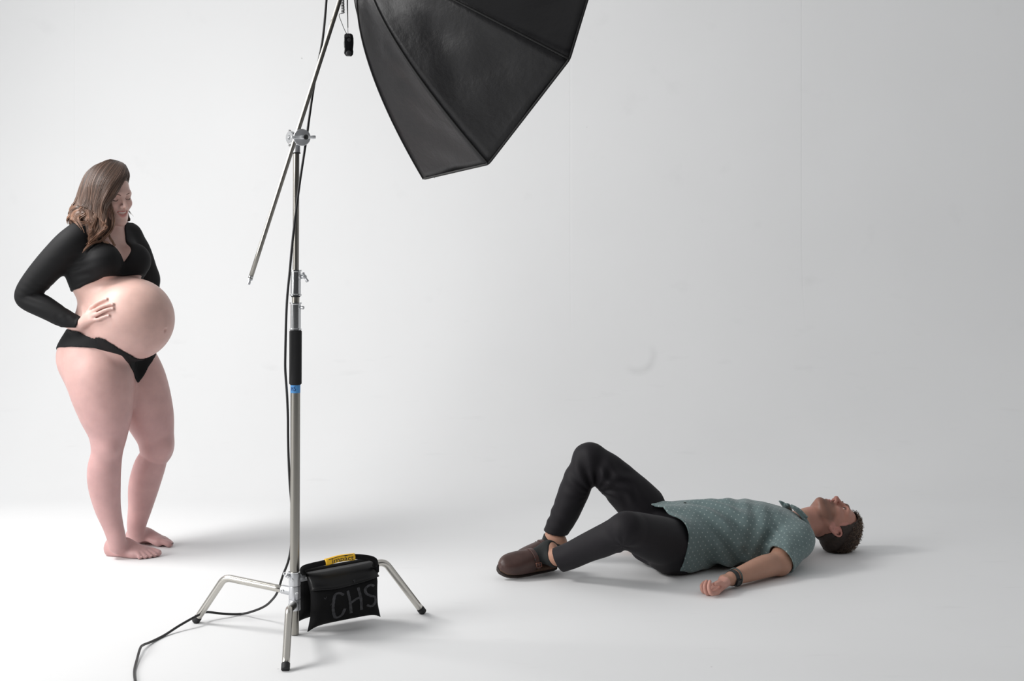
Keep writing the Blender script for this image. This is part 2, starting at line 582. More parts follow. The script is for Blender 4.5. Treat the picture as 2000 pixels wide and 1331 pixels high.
box = empty('softbox', tuple(HUB), 'large black octagonal softbox hanging from the boom arm, facing away', 'softbox')
NT, NS = 40, 14
for k in range(8):
    V, F = [], []
    ts = np.linspace(0, 1, NT + 1) ** 1.6
    for t in ts:
        p0, p1 = rib_pt(k, t), rib_pt(k + 1, t)
        axis_pt = HUB + SD * (t * DEP)
        for q in np.linspace(0, 1, NS + 1):
            p = p0 * (1 - q) + p1 * q
            inw = axis_pt - p; ln = np.linalg.norm(inw); inw = inw / (ln + 1e-9)
            sag = 0.020 * math.sin(math.pi * q) * math.sin(math.pi * min(1, t * 1.0)) ** .7
            wr = 0.005 * math.sin(math.pi * q) * math.sin(9 * q + 14 * t + k * 1.7) * (1 - abs(2 * t - 1)) + \
                0.004 * math.sin(math.pi * q) ** 2 * math.sin(23 * t - 7 * q + k)
            V.append(p + inw * (sag + wr))
    n = NS + 1
    for i in range(NT):
        for j in range(NS):
            F.append((i * n + j, i * n + j + 1, (i + 1) * n + j + 1, (i + 1) * n + j))
    o = link('fabric_panel', np_mesh('fabric_panel', V, F), M_NYLON, box)
    sm = o.modifiers.new('cloth', 'SOLIDIFY'); sm.thickness = 0.0015; sm.offset = 0
    pts = np.array([rib_pt(k, t, .0006) for t in ts])
    tube('seam_piping', pts, 0.0032, M_PIPING, box, 8)
rim = [rib_pt(k, 1.0) for k in range(8)]
rp = []
for k in range(8):
    a, b, c = rim[k - 1], rim[k], rim[(k + 1) % 8]
    f = fillet((a + b) / 2, b, (b + c) / 2, .035, 6)
    rp.append(f[:-1])
rp = np.vstack(rp); rp = np.vstack([rp, rp[:1]])
tube('rim_edge', rp, 0.0042, M_PIPING, box, 8, cap=False)
dv = [SBX_C + (p - SBX_C) * .90 - SD * .05 for p in rim]
Vd = [tuple(SBX_C - SD * .045)] + [tuple(p) for p in dv]
o = link('diffuser', mesh_quads('diffuser', Vd, [(0, 1 + k, 1 + (k + 1) % 8) for k in range(8)]), M_DIFF, box)
lathe('speed_ring', HUB - SD * .02, SD, [(0, .05), (0, .078), (.035, .078), (.035, .05)], M_STROBE, box, 32)
lathe('strobe_head', HUB - SD * .30, SD, [(0, .02), (.0, .056), (.02, .062), (.27, .062), (.285, .05)], M_STROBE, box, 32)
block('mount_bracket', HUB - SD * .12 + np.array([-.02, .02, -.075]), (.05, .04, .07), Matrix.Rotation(.5, 4, 'Z'), M_STROBE, box, .004)
# loose thread on the lower rim
q0 = rim[1] * .82 + rim[2] * .18
tube('loose_thread', spline([q0 + np.array([0, 0, .006]), q0, q0 + np.array([.001, 0, -.007])], 3), .0008, M_PIPING, box, 5)

# ------------------------------------------------------------------ hanging radio trigger
M_GLOSS = mat('glossy_black_plastic', (0.008, 0.008, 0.009), rough=0.16, spec=0.6)
TD = 4.70
trig = empty('radio_trigger', tuple(P(681, 110, TD)), 'small glossy black remote trigger dangling on a cord beside the softbox', 'remote')
bm = bmesh.new()
rings = [(66, 5.5, 4), (68, 7.0, 6), (74, 8.2, 7), (84, 8.4, 7), (92, 8.0, 6.2), (96, 7.6, 5.6), (101, 8.2, 6.5), (106, 7.4, 6.2), (110, 4.5, 4)]
S_ = TD / FPX
prev = None
for (py, hw, hd) in rings:
    vs = []
    for a in np.linspace(0, 2 * math.pi, 24, endpoint=False):
        ca, sa = math.cos(a), math.sin(a)
        sx = math.copysign(abs(ca) ** .45, ca) * hw * S_; sy = math.copysign(abs(sa) ** .45, sa) * hd * S_
        c = P(681, py, TD)
        vs.append(bm.verts.new((c[0] + sx * .96 + sy * .3, c[1] + sy, c[2])))
    if prev:
        for j in range(24):
            bm.faces.new((prev[j], prev[(j + 1) % 24], vs[(j + 1) % 24], vs[j]))
    else:
        bm.faces.new(vs)
    prev = vs
bm.faces.new(prev)
body_t = link('body', bm_mesh(bm, 'body'), M_GLOSS, trig)
sharp_edges(body_t.data, 50)
lathe('button', P(682, 78, TD - .0135), (0.1, -1, 0), [(0, .006), (.0015, .006), (.002, .005)], M_STROBE, body_t, 18)
lathe('end_cap', P(681, 104, TD - .0120), (0, -1, 0), [(0, .009), (.002, .009), (.003, .0075)], M_STROBE, body_t, 20)
tube('strap', np.array([P(678.5, -40, TD), P(678.5, 10, TD), P(679.2, 35, TD), P(679.6, 54, TD)]), [.0046, .0044, .0032, .0026], M_PIPING, trig, 10, squash=.5)
tube('thread', np.array([P(679.6, 53, TD), P(679.6, 60, TD), P(680, 68, TD)]), .0008, M_PIPING, trig, 6)
hel = []
for i in range(260):
    a = i * 2 * math.pi / 14
    c = P(668.3 + 1.6 * (i / 260), -30 + 56 * i / 260, TD)
    hel.append(c + np.array([math.cos(a) * .0048, math.sin(a) * .0048, 0]))
tube('coiled_cord', np.array(hel), .0015, M_PIPING, trig, 6)
tube('thin_cord', spline([P(669, 26, TD), P(664, 27, TD), P(662.3, 31, TD - .004), P(666, 41, TD - .006), P(671.5, 55, TD - .008), P(676, 64, TD - .012), P(681, 71, TD - .0145)], 6), .0010, M_PIPING, trig, 6)

# ------------------------------------------------------------------ power cable
M_CABLE = mat('black_cable', (0.011, 0.011, 0.012), rough=0.45)
cp = [P(640, -60, 4.70), P(637.5, 0, 4.72), P(631, 70, 4.76), P(623, 115, 4.775), P(612, 175, 4.775), P(604, 230, 4.77), P(599, 268, 4.775), P(594, 300, 4.755), P(585, 360, 4.745),
      P(576, 430, 4.745), P(570, 485, 4.745), P(566, 530, 4.750), P(561.5, 575, 4.755), P(559, 620, 4.76), P(557.3, 690, 4.762), P(557.3, 725, 4.766), P(560.5, 770, 4.785),
      P(562.3, 815, 4.792), P(562.6, 850, 4.795), P(563.5, 890, 4.80), P(566, 945, 4.806), P(570, 1000, 4.812), P(569, 1060, 4.818), P(563.5, 1095, 4.826), P(552, 1126, 4.845),
      P(541.5, 1158, 4.88), P(529, 1175, 4.93), P(516, 1185.5, 4.965), P(496, 1194, 5.00), G(472, 1200, .006), G(440, 1200, .014), G(403, 1196.5, .030), G(384, 1204, .034),
      G(350, 1223, .018), G(322, 1241, .005), G(296, 1254, .006), G(279, 1261, .014), G(273.5, 1268, .016), G(268, 1287, .008), G(262.5, 1310, .0045), G(264, 1331, .0045), G(272, 1365, .0045), G(255, 1420, .0045)]
cable = tube('power_cable', spline(cp, 7), .0043, M_CABLE, None, 10)
tag(cable, 'long thin black power cable running down the stand and across the floor', 'cable')

# ------------------------------------------------------------------ sandbag slung over the rear leg
M_BAG = mat('black_canvas', (0.0045, 0.0045, 0.005), rough=0.75, spec=0.15, bump=0.25, bscale=900, noise=0.25, nscale=18)
M_FLAP = mat('black_vinyl_flap', (0.005, 0.005, 0.0055), rough=0.40, spec=0.3, bump=0.25, bscale=14)
M_CHALK = mat('faded_grey_marker', (0.036, 0.036, 0.040), rough=0.8, noise=0.5, nscale=90)
M_YEL = mat('yellow_vinyl', (0.80, 0.46, 0.012), rough=0.45, noise=0.06, nscale=40)
M_BLK = mat('black_print', (0.012, 0.01, 0.008), rough=0.6)
E_ = LEG['right'][1]; NRM = np.array([E_[1], -E_[0], 0.0])
bag = empty('sandbag', tuple(SB + E_ * .16), 'black saddle sandbag with CHS marker lettering and yellow handle wrap hung on the stand leg', 'sandbag')


def leg_axis(r):
    p = SB + E_ * r
    return np.array([p[0], p[1], 0.204 + r * .04])


def pouch_map(side, thick=.030, v1=1.0):
    """u 0..1 along the leg, v 0..1 from the top down, w -1..1 thickness"""
    def f(u, v, w):
        uu = 2 * u - 1
        pinch = 0.045 * math.sin(math.pi * v) ** 1.0 * (v > 0)
        r = 0.030 + 0.268 * (0.5 + 0.5 * uu * (1 - pinch + 0.05 * max(0, v - .75) * 4))
        top = leg_axis(r)[2] + 0.010
        ear = 0.018 * abs(uu) ** 6
        zb = 0.048 - ear - 0.010 * (1 - u)
        z = top * (1 - v) + zb * v
        hang = 0.016 + 0.040 * min(1, v * 3.0) ** .6
        prof = max(0.0, (1 - abs(uu) ** 5)) ** .6 * (max(0.0, 1 - abs(2 * v - 1.02) ** 4)) ** .6
        lump = 1 + .12 * math.sin(5 * u + 3 * v) + .08 * math.sin(11 * u - 6 * v)
        p = SB + E_ * r + NRM * side * (hang + w * (thick * prof * lump + .002))
        return np.array([p[0], p[1], z])
    return f


def cushion(name, f, m, parent, nu=30, nv=26):
    V, F = [], []
    for w in (1, -1):
        b0 = len(V)
        for j in range(nv + 1):
            for i in range(nu + 1):
                V.append(f(i / nu, j / nv, w))
        n = nu + 1
        for j in range(nv):
            for i in range(nu):
                q = (b0 + j * n + i, b0 + j * n + i + 1, b0 + (j + 1) * n + i + 1, b0 + (j + 1) * n + i)
                F.append(q if w < 0 else q[::-1])
    n = nu + 1; o2 = (nu + 1) * (nv + 1)
    bd = [j for j in range(nu)] + [i * n + nu for i in range(nv)] + [nv * n + nu - j for j in range(nu)] + [(nv - i) * n for i in range(nv)]
    for a, b in zip(bd, bd[1:] + bd[:1]):
        F.append((a, b, b + o2, a + o2))
    me = mesh_quads(name, V, F)
    bm = bmesh.new(); bm.from_mesh(me); bmesh.ops.recalc_face_normals(bm, faces=bm.faces); bm.to_mesh(me); bm.free()
    return link(name, me, m, parent)


fmap = pouch_map(1); rmap = pouch_map(-1)
front = cushion('front_pouch', fmap, M_BAG, bag)
rear = cushion('rear_pouch', rmap, M_BAG, bag)


def front_surf(u, v):
    p = fmap(u, v, 1); e = 1e-3
    a = fmap(u + e, v, 1) - fmap(u - e, v, 1); b = fmap(u, v + e, 1) - fmap(u, v - e, 1)
    n = np.cross(a, b); n /= np.linalg.norm(n)
    return p, (n if n @ NRM > 0 else -n)


def flap_f(u, v, w):
    vv = v * (0.285 + 0.05 * math.sin(math.pi * u) - .03 * u)
    p, n = front_surf(min(max(u, .012), .988), max(vv, 0.01))
    return p + n * (0.0025 + 0.0015 * w + .002 * math.sin(math.pi * v) * (1 + .6 * math.sin(17 * u)) + .004 * (v > .9))


cushion('flap', flap_f, M_FLAP, front, 30, 8)
letters = [
    [(.50, .40), (.44, .34), (.385, .36), (.37, .52), (.375, .70), (.42, .86), (.49, .84), (.525, .70)],
    [(.555, .33), (.585, .56), (.605, .83)], [(.70, .31), (.735, .55), (.735, .80)], [(.60, .60), (.67, .55), (.735, .53)],
    [(.915, .34), (.86, .30), (.80, .36), (.805, .46), (.86, .53), (.925, .57), (.93, .68), (.87, .76), (.81, .72)]]
letters = [[((u - .37) * 1.143 + .275, (v - .55) * .92 + .60) for u, v in st] for st in letters]
ribbon_on('marker_lettering', letters, front_surf, .021, M_CHALK, front, .0012, .12)
for st in ([(.14, .44), (.155, .47), (.175, .43)], [(.235, .62), (.26, .56)]):
    ribbon_on('scuff', [st], front_surf, .004, M_CHALK, front, .0012)
ribbon_on('safety_pin', [[(.585, .235), (.60, .29)], [(.575, .245), (.61, .24)]], lambda u, v: (lambda q: (q[0] + q[1] * .006, q[1]))(front_surf(u, v)), .004, M_CHALK, front, .0012)
# saddle strip that runs over the leg and joins both pouches
V, F = [], []
for i, r in enumerate(np.linspace(.03, .298, 16)):
    for j, a in enumerate(np.linspace(-.5 * math.pi, .5 * math.pi, 13)):
        c = leg_axis(r)
        V.append(c + NRM * math.sin(a) * .0170 + np.array([0, 0, .001 + math.cos(a) * .0165]))
for i in range(15):
    for j in range(12):
        F.append((i * 13 + j, i * 13 + j + 1, (i + 1) * 13 + j + 1, (i + 1) * 13 + j))
o = link('saddle', mesh_quads('saddle', V, F), M_BAG, bag)
o.modifiers.new('cloth', 'SOLIDIFY').thickness = .003
# carrying handle
hp = spline([P(594, 1122, 4.775), P(590.5, 1115, 4.772), P(594, 1110, 4.772), P(606, 1106, 4.776), P(634, 1099.5, 4.793), P(664, 1091.5, 4.815), P(692, 1088, 4.838), P(714, 1089.5, 4.858), P(729, 1093, 4.874), P(733.5, 1099, 4.885), P(731, 1106, 4.890)], 8)
handle = tube('handle', hp, .0092, M_BAG, bag, 12)
wp = spline([P(635, 1099.2, 4.7925), P(664, 1091.3, 4.815), P(692, 1088, 4.838)], 10)
wrap = tube('handle_wrap', wp, .0122, M_YEL, handle, 18)
wd_ = wp[-1] - wp[0]; wl = np.linalg.norm(wd_); wd_ /= wl


def wrap_map(u, v):      # u metres along the wrap, v metres around (0 = facing camera)
    t = np.clip(u / wl, 0, 1) * (len(wp) - 1)
    i = int(min(t, len(wp) - 2)); c = wp[i] + (wp[i + 1] - wp[i]) * (t - i)
    s = np.array([wd_[1], -wd_[0], 0]); s /= np.linalg.norm(s)
    w = np.cross(s, wd_); w = w if w[2] > 0 else -w
    a = v / .0123
    n = s * math.cos(a) + w * math.sin(a)
    return c + n * .0123, n


def text_on(name, body, size, mapper, u0, v0, m, parent, lift, sx=1.0):
    cu = bpy.data.curves.new(name, 'FONT'); cu.body = body; cu.size = size; cu.resolution_u = 3
    to = bpy.data.objects.new(name + '_tmp', cu); COL.objects.link(to)
    dg = bpy.context.evaluated_depsgraph_get(); dg.update()
    me = bpy.data.meshes.new_from_object(to.evaluated_get(dg))
    bpy.data.objects.remove(to)
    bm = bmesh.new(); bm.from_mesh(me)
    bmesh.ops.subdivide_edges(bm, edges=bm.edges[:], cuts=1)
    for v in bm.verts:
        p, n = mapper(u0 + v.co.x * sx, v0 + v.co.y)
        v.co = Vector(p + n * lift)
    bm.to_mesh(me); bm.free()
    return link(name, me, m, parent, smooth=False)


text_on('print_lettering', 'impact', .026, wrap_map, .020, -.0085, M_BLK, wrap, .0005, 1.15)
# seam of the folded wrap
ribbon_on('wrap_seam', [[(.010, .0090), (.05, .0105), (.10, .0112)], [(.068, .0075), (.080, .0105)]], wrap_map, .0012, M_BLK, wrap, .0005)
block('side_tab', P(736, 1111, 4.900), (.016, .008, .030), Matrix.Rotation(math.atan2(E_[1], E_[0]), 4, 'Z'), M_BAG, bag, .002)
# ------------------------------------------------------------------ figures: implicit surfaces -> one continuous mesh
def _dot(x, y, z, v):
    return x * float(v[0]) + y * float(v[1]) + z * float(v[2])


def smin(a, b, k):
    h = np.maximum(k - np.abs(a - b), 0) / k
    return np.minimum(a, b) - h * h * (k * 0.25)


def smax(a, b, k):
    return -smin(-a, -b, k)


class Chain:
    """tapered limb through points with radii; optional flattening along n by factor s"""
    def __init__(self, pts, rad, sub=5, flat=None, raw=False):
        pr = np.column_stack([np.asarray(pts, float), np.asarray(rad, float)])
        self.p = pr if (raw or len(pr) < 2) else spline(pr, sub)
        if flat is None:
            self.n = None
        else:
            self.n = np.asarray(flat[0], float) / np.linalg.norm(flat[0]); self.s = flat[1]
        r = self.p[:, 3].max()
        self.lo = self.p[:, :3].min(0) - r; self.hi = self.p[:, :3].max(0) + r

    def _seg(self, i, x, y, z):
        a = self.p[i]; b = self.p[min(i + 1, len(self.p) - 1)]
        px, py, pz = x - a[0], y - a[1], z - a[2]
        ab = b[:3] - a[:3]
        L2 = float(ab @ ab)
        t = 0.0 if L2 < 1e-12 else np.clip(_dot(px, py, pz, ab) / L2, 0, 1)
        qx, qy, qz = px - t * ab[0], py - t * ab[1], pz - t * ab[2]
        if self.n is not None:
            d = _dot(qx, qy, qz, self.n) * (1 / self.s - 1)
            qx, qy, qz = qx + d * self.n[0], qy + d * self.n[1], qz + d * self.n[2]
        return np.sqrt(qx * qx + qy * qy + qz * qz) - (a[3] + (b[3] - a[3]) * t)

    def __call__(self, x, y, z, m=0.075):
        n = max(1, len(self.p) - 1)
        out = np.full(x.shape, 0.25)
        for i in range(n):
            a = self.p[i]; b = self.p[min(i + 1, len(self.p) - 1)]
            r = max(a[3], b[3]) + m
            lo = np.minimum(a, b)[:3] - r; hi = np.maximum(a, b)[:3] + r
            k = np.nonzero((x > lo[0]) & (x < hi[0]) & (y > lo[1]) & (y < hi[1]) & (z > lo[2]) & (z < hi[2]))[0]
            if len(k):
                out[k] = np.minimum(out[k], self._seg(i, x[k], y[k], z[k]))
        return out


class Ell:
    def __init__(self, c, axes, rad):
        self.c = np.asarray(c, float); self.A = np.asarray(axes, float); self.r = np.asarray(rad, float)
        e = np.sqrt(((self.A * self.r[:, None]) ** 2).sum(0))
        self.lo, self.hi = self.c - e, self.c + e

    def __call__(self, x, y, z):
        px, py, pz = x - self.c[0], y - self.c[1], z - self.c[2]
        k0 = 0; k1 = 0
        for i in range(3):
            q = _dot(px, py, pz, self.A[i])
            k0 = k0 + (q / self.r[i]) ** 2; k1 = k1 + (q / self.r[i] ** 2) ** 2
        k0 = np.sqrt(k0) + 1e-9; k1 = np.sqrt(k1) + 1e-9
        return k0 * (k0 - 1.0) / k1


class Loft:
    """stack of ovals along a straight axis e; rows: t, cx, cy, a(+), a(-), b(+), b(-); power n"""
    def __init__(self, o, e, ex, ey, rows, n=2.2):
        self.o = np.asarray(o, float); self.e, self.ex, self.ey = (np.asarray(v, float) for v in (e, ex, ey))
        rows = np.asarray(rows, float); rows = rows[np.argsort(rows[:, 0])]
        self.tab = spline(rows, 10); self.tab = self.tab[np.argsort(self.tab[:, 0])]
        self.n = n
        t0, t1 = rows[0, 0], rows[-1, 0]; R = np.abs(rows[:, 1:]).max() * 1.5
        ends = np.array([self.o + self.e * t0, self.o + self.e * t1])
        self.lo, self.hi = ends.min(0) - R, ends.max(0) + R
        self.t0, self.t1 = t0, t1

    def coords(self, x, y, z):
        px, py, pz = x - self.o[0], y - self.o[1], z - self.o[2]
        return _dot(px, py, pz, self.e), _dot(px, py, pz, self.ex), _dot(px, py, pz, self.ey)

    def __call__(self, x, y, z):
        t, u, v = self.coords(x, y, z)
        T = self.tab
        g = [np.interp(t, T[:, 0], T[:, i]) for i in range(1, 7)]
        u = u - g[0]; v = v - g[1]
        a = np.where(u > 0, g[2], g[3]); b = np.where(v > 0, g[4], g[5])
        rho = (np.abs(u / a) ** self.n + np.abs(v / b) ** self.n) ** (1 / self.n)
        d = (rho - 1) * np.minimum(a, b)
        return np.maximum(d, np.maximum(t - self.t1, self.t0 - t))


class Field:
    def __init__(self):
        self.ops = []

    def add(self, prim, k=0.02):
        self.ops.append((1, prim, k)); return prim

    def cut(self, prim, k=0.01):
        self.ops.append((-1, prim, k)); return prim

    def at(self, pts):
        pts = np.atleast_2d(np.asarray(pts, float))
        x, y, z = pts[:, 0], pts[:, 1], pts[:, 2]
        d = np.full(len(pts), 1.0)
        for s, p, k in self.ops:
            q = p(x, y, z)
            d = smin(d, q, k) if s > 0 else smax(d, -q, k)
        return d

    def bounds(self):
        lo = np.min([p.lo for s, p, k in self.ops if s > 0], axis=0); hi = np.max([p.hi for s, p, k in self.ops if s > 0], axis=0)
        return lo, hi

    def near(self, pts, m0=0.035):
        """field at many points; each primitive only where it can matter"""
        x, y, z = (np.ascontiguousarray(pts[:, i]) for i in range(3))
        d = np.full(len(pts), 0.12)
        for s, p, k in self.ops:
            m = k + m0
            q = np.nonzero((x > p.lo[0] - m) & (x < p.hi[0] + m) & (y > p.lo[1] - m) & (y < p.hi[1] + m) & (z > p.lo[2] - m) & (z < p.hi[2] + m))[0]
            if len(q):
                v = p(x[q], y[q], z[q])
                d[q] = smin(d[q], v, k) if s > 0 else smax(d[q], -v, k)
        return d

    def grid(self, h, pad=0.02, lo=None, hi=None):
        """sparse evaluation: coarse pass, then fine only in blocks near the surface -> Grid"""
        if lo is None:
            lo, hi = self.bounds()
        lo = np.asarray(lo, float) - pad; hi = np.asarray(hi, float) + pad
        Q = 4; H = Q * h
        nc = np.ceil((hi - lo) / H).astype(int)
        cc = np.stack(np.meshgrid(*[lo[i] + H * (np.arange(nc[i]) + .5) - h * .5 for i in range(3)], indexing='ij'), -1).reshape(-1, 3)
        dc = self.near(cc, .035 + H)
        act = np.nonzero(np.abs(dc) < H * 1.9)[0]
        D = np.repeat(np.repeat(np.repeat(dc.reshape(nc).astype(np.float32), Q, 0), Q, 1), Q, 2)
        ci = np.stack(np.unravel_index(act, nc), 1) * Q
        o = np.stack(np.meshgrid(*[np.arange(Q)] * 3, indexing='ij'), -1).reshape(-1, 3)
        fi = (ci[:, None, :] + o[None]).reshape(-1, 3)
        pts = lo + fi * h
        D[fi[:, 0], fi[:, 1], fi[:, 2]] = self.near(pts)
        ax = [lo[i] + h * np.arange(D.shape[i]) for i in range(3)]
        return Grid(D, ax, fi, pts)

    def march(self, px, py, d0, d1, n=160):
        """first hit along the ray through a photo pixel -> point, or None"""
        ds = np.linspace(d0, d1, n)
        pts = np.array([P(px, py, d) for d in ds])
        v = self.at(pts)
        i = np.argmax(v < 0)
        if not v[i] < 0:
            return None
        if i == 0:
            return pts[0]
        t = v[i - 1] / (v[i - 1] - v[i])
        return pts[i - 1] * (1 - t) + pts[i] * t

    def push_out(self, pts, dist, it=4):
        pts = np.array(pts, float)
        dist = np.broadcast_to(np.asarray(dist, float), (len(pts),))
        live = np.arange(len(pts))
        for _ in range(it):
            d = self.near(pts[live], .02)
            k = d < dist[live]
            live, d = live[k], d[k]
            if not len(live): break
            e = 0.004
            g = np.stack([self.near(pts[live] + np.eye(3)[i] * e, .02) - d for i in range(3)], 1)
            g /= np.linalg.norm(g, axis=1)[:, None] + 1e-9
            pts[live] += g * (dist[live] - d)[:, None]
        return pts


class Grid:
    def __init__(self, D, ax, fi, pts):
        self.D, self.ax, self.fi, self.pts = D, ax, fi, pts

    def values(self):
        return self.D[self.fi[:, 0], self.fi[:, 1], self.fi[:, 2]]

    def shell(self, lo, hi, fn, depth=0.014):
        """garment: fn(x, y, z, d) -> field, evaluated only near the skin inside a box; returns grid cropped to it"""
        k = np.nonzero(np.all((self.pts > lo) & (self.pts < hi), axis=1))[0]
        d = self.values()[k]
        k = k[np.abs(d) < .03]
        p = self.pts[k]; f = self.fi[k]
        d = self.D[f[:, 0], f[:, 1], f[:, 2]]
        outer, reg = fn(p[:, 0], p[:, 1], p[:, 2], d)
        v = np.maximum(np.maximum(outer, -(outer + depth)), reg)
        a = np.maximum(f.min(0) - 1, 0); b = np.minimum(f.max(0) + 2, self.D.shape)
        E = np.full(b - a, .02, dtype=np.float32)
        g = f - a
        E[g[:, 0], g[:, 1], g[:, 2]] = v
        return E, [self.ax[i][a[i]:b[i]] for i in range(3)]


def surface_nets(D, ax):
    S = D < 0
    nx, ny, nz = D.shape
    # active cells
    c = np.zeros((nx - 1, ny - 1, nz - 1), dtype=np.int8)
    for i in (0, 1):
        for j in (0, 1):
            for k in (0, 1):
                c += S[i:nx - 1 + i, j:ny - 1 + j, k:nz - 1 + k]
    act = np.argwhere((c > 0) & (c < 8))
    idx = np.full(c.shape, -1, dtype=np.int32)
    idx[act[:, 0], act[:, 1], act[:, 2]] = np.arange(len(act))
    corners = [(i, j, k) for i in (0, 1) for j in (0, 1) for k in (0, 1)]
    val = {q: D[act[:, 0] + q[0], act[:, 1] + q[1], act[:, 2] + q[2]] for q in corners}
    acc = np.zeros((len(act), 3)); cnt = np.zeros(len(act))
    for q in corners:
        for a in range(3):
            if q[a] == 0:
                r = list(q); r[a] = 1; r = tuple(r)
                va, vb = val[q], val[r]
                m = (va < 0) != (vb < 0)
                t = np.where(m, va / (va - vb + 1e-20), 0)
                p = np.zeros((len(act), 3)) + np.array(q); p[:, a] += t
                acc += p * m[:, None]; cnt += m
    loc = act + acc / cnt[:, None]
    h = float(ax[0][1] - ax[0][0])
    V = np.stack([ax[i][0] + loc[:, i] * h for i in range(3)], 1)
    F = []
    for a in range(3):
        b, d = (a + 1) % 3, (a + 2) % 3
        s0 = [slice(None)] * 3; s1 = [slice(None)] * 3
        s0[a] = slice(0, -1); s1[a] = slice(1, None)
        ed = S[tuple(s0)] != S[tuple(s1)]
        e = np.argwhere(ed)
        e = e[(e[:, b] > 0) & (e[:, d] > 0) & (e[:, b] < D.shape[b] - 1) & (e[:, d] < D.shape[d] - 1)]
        ins = S[e[:, 0], e[:, 1], e[:, 2]]
        def cell(db, dd):
            q = e.copy(); q[:, b] += db; q[:, d] += dd
            return idx[q[:, 0], q[:, 1], q[:, 2]]
        quad = np.stack([cell(-1, -1), cell(0, -1), cell(0, 0), cell(-1, 0)], 1)
        quad[~ins] = quad[~ins][:, ::-1]
        F.append(quad)
    F = np.vstack(F)
    F = F[(F >= 0).all(1)]
    return V, F


def relax(V, F, it=2, lam=0.5, mu=0.98):
    n = len(V)
    e = np.vstack([F[:, [0, 1]], F[:, [1, 2]], F[:, [2, 3]], F[:, [3, 0]]])
    deg = np.bincount(e.ravel(), minlength=n)[:, None]
    for k in range(it):
        for f in (lam, -lam * mu):
            s = np.stack([np.bincount(e[:, 0], V[e[:, 1], i], n) + np.bincount(e[:, 1], V[e[:, 0], i], n) for i in range(3)], 1)
            V = V + f * (s / np.maximum(deg, 1) - V)
    return V


def net_mesh(name, D, ax, it=2, mu=0.98):
    V, F = surface_nets(D, ax)
    V = relax(V, F, it, .5, mu)
    me = np_mesh(name, V, F)
    return me, V


def frame(f, l):
    f = np.asarray(f, float); f = f / np.linalg.norm(f)
    l = np.asarray(l, float); l = l - f * (l @ f); l /= np.linalg.norm(l)
    return np.array([f, l, np.cross(f, l)])


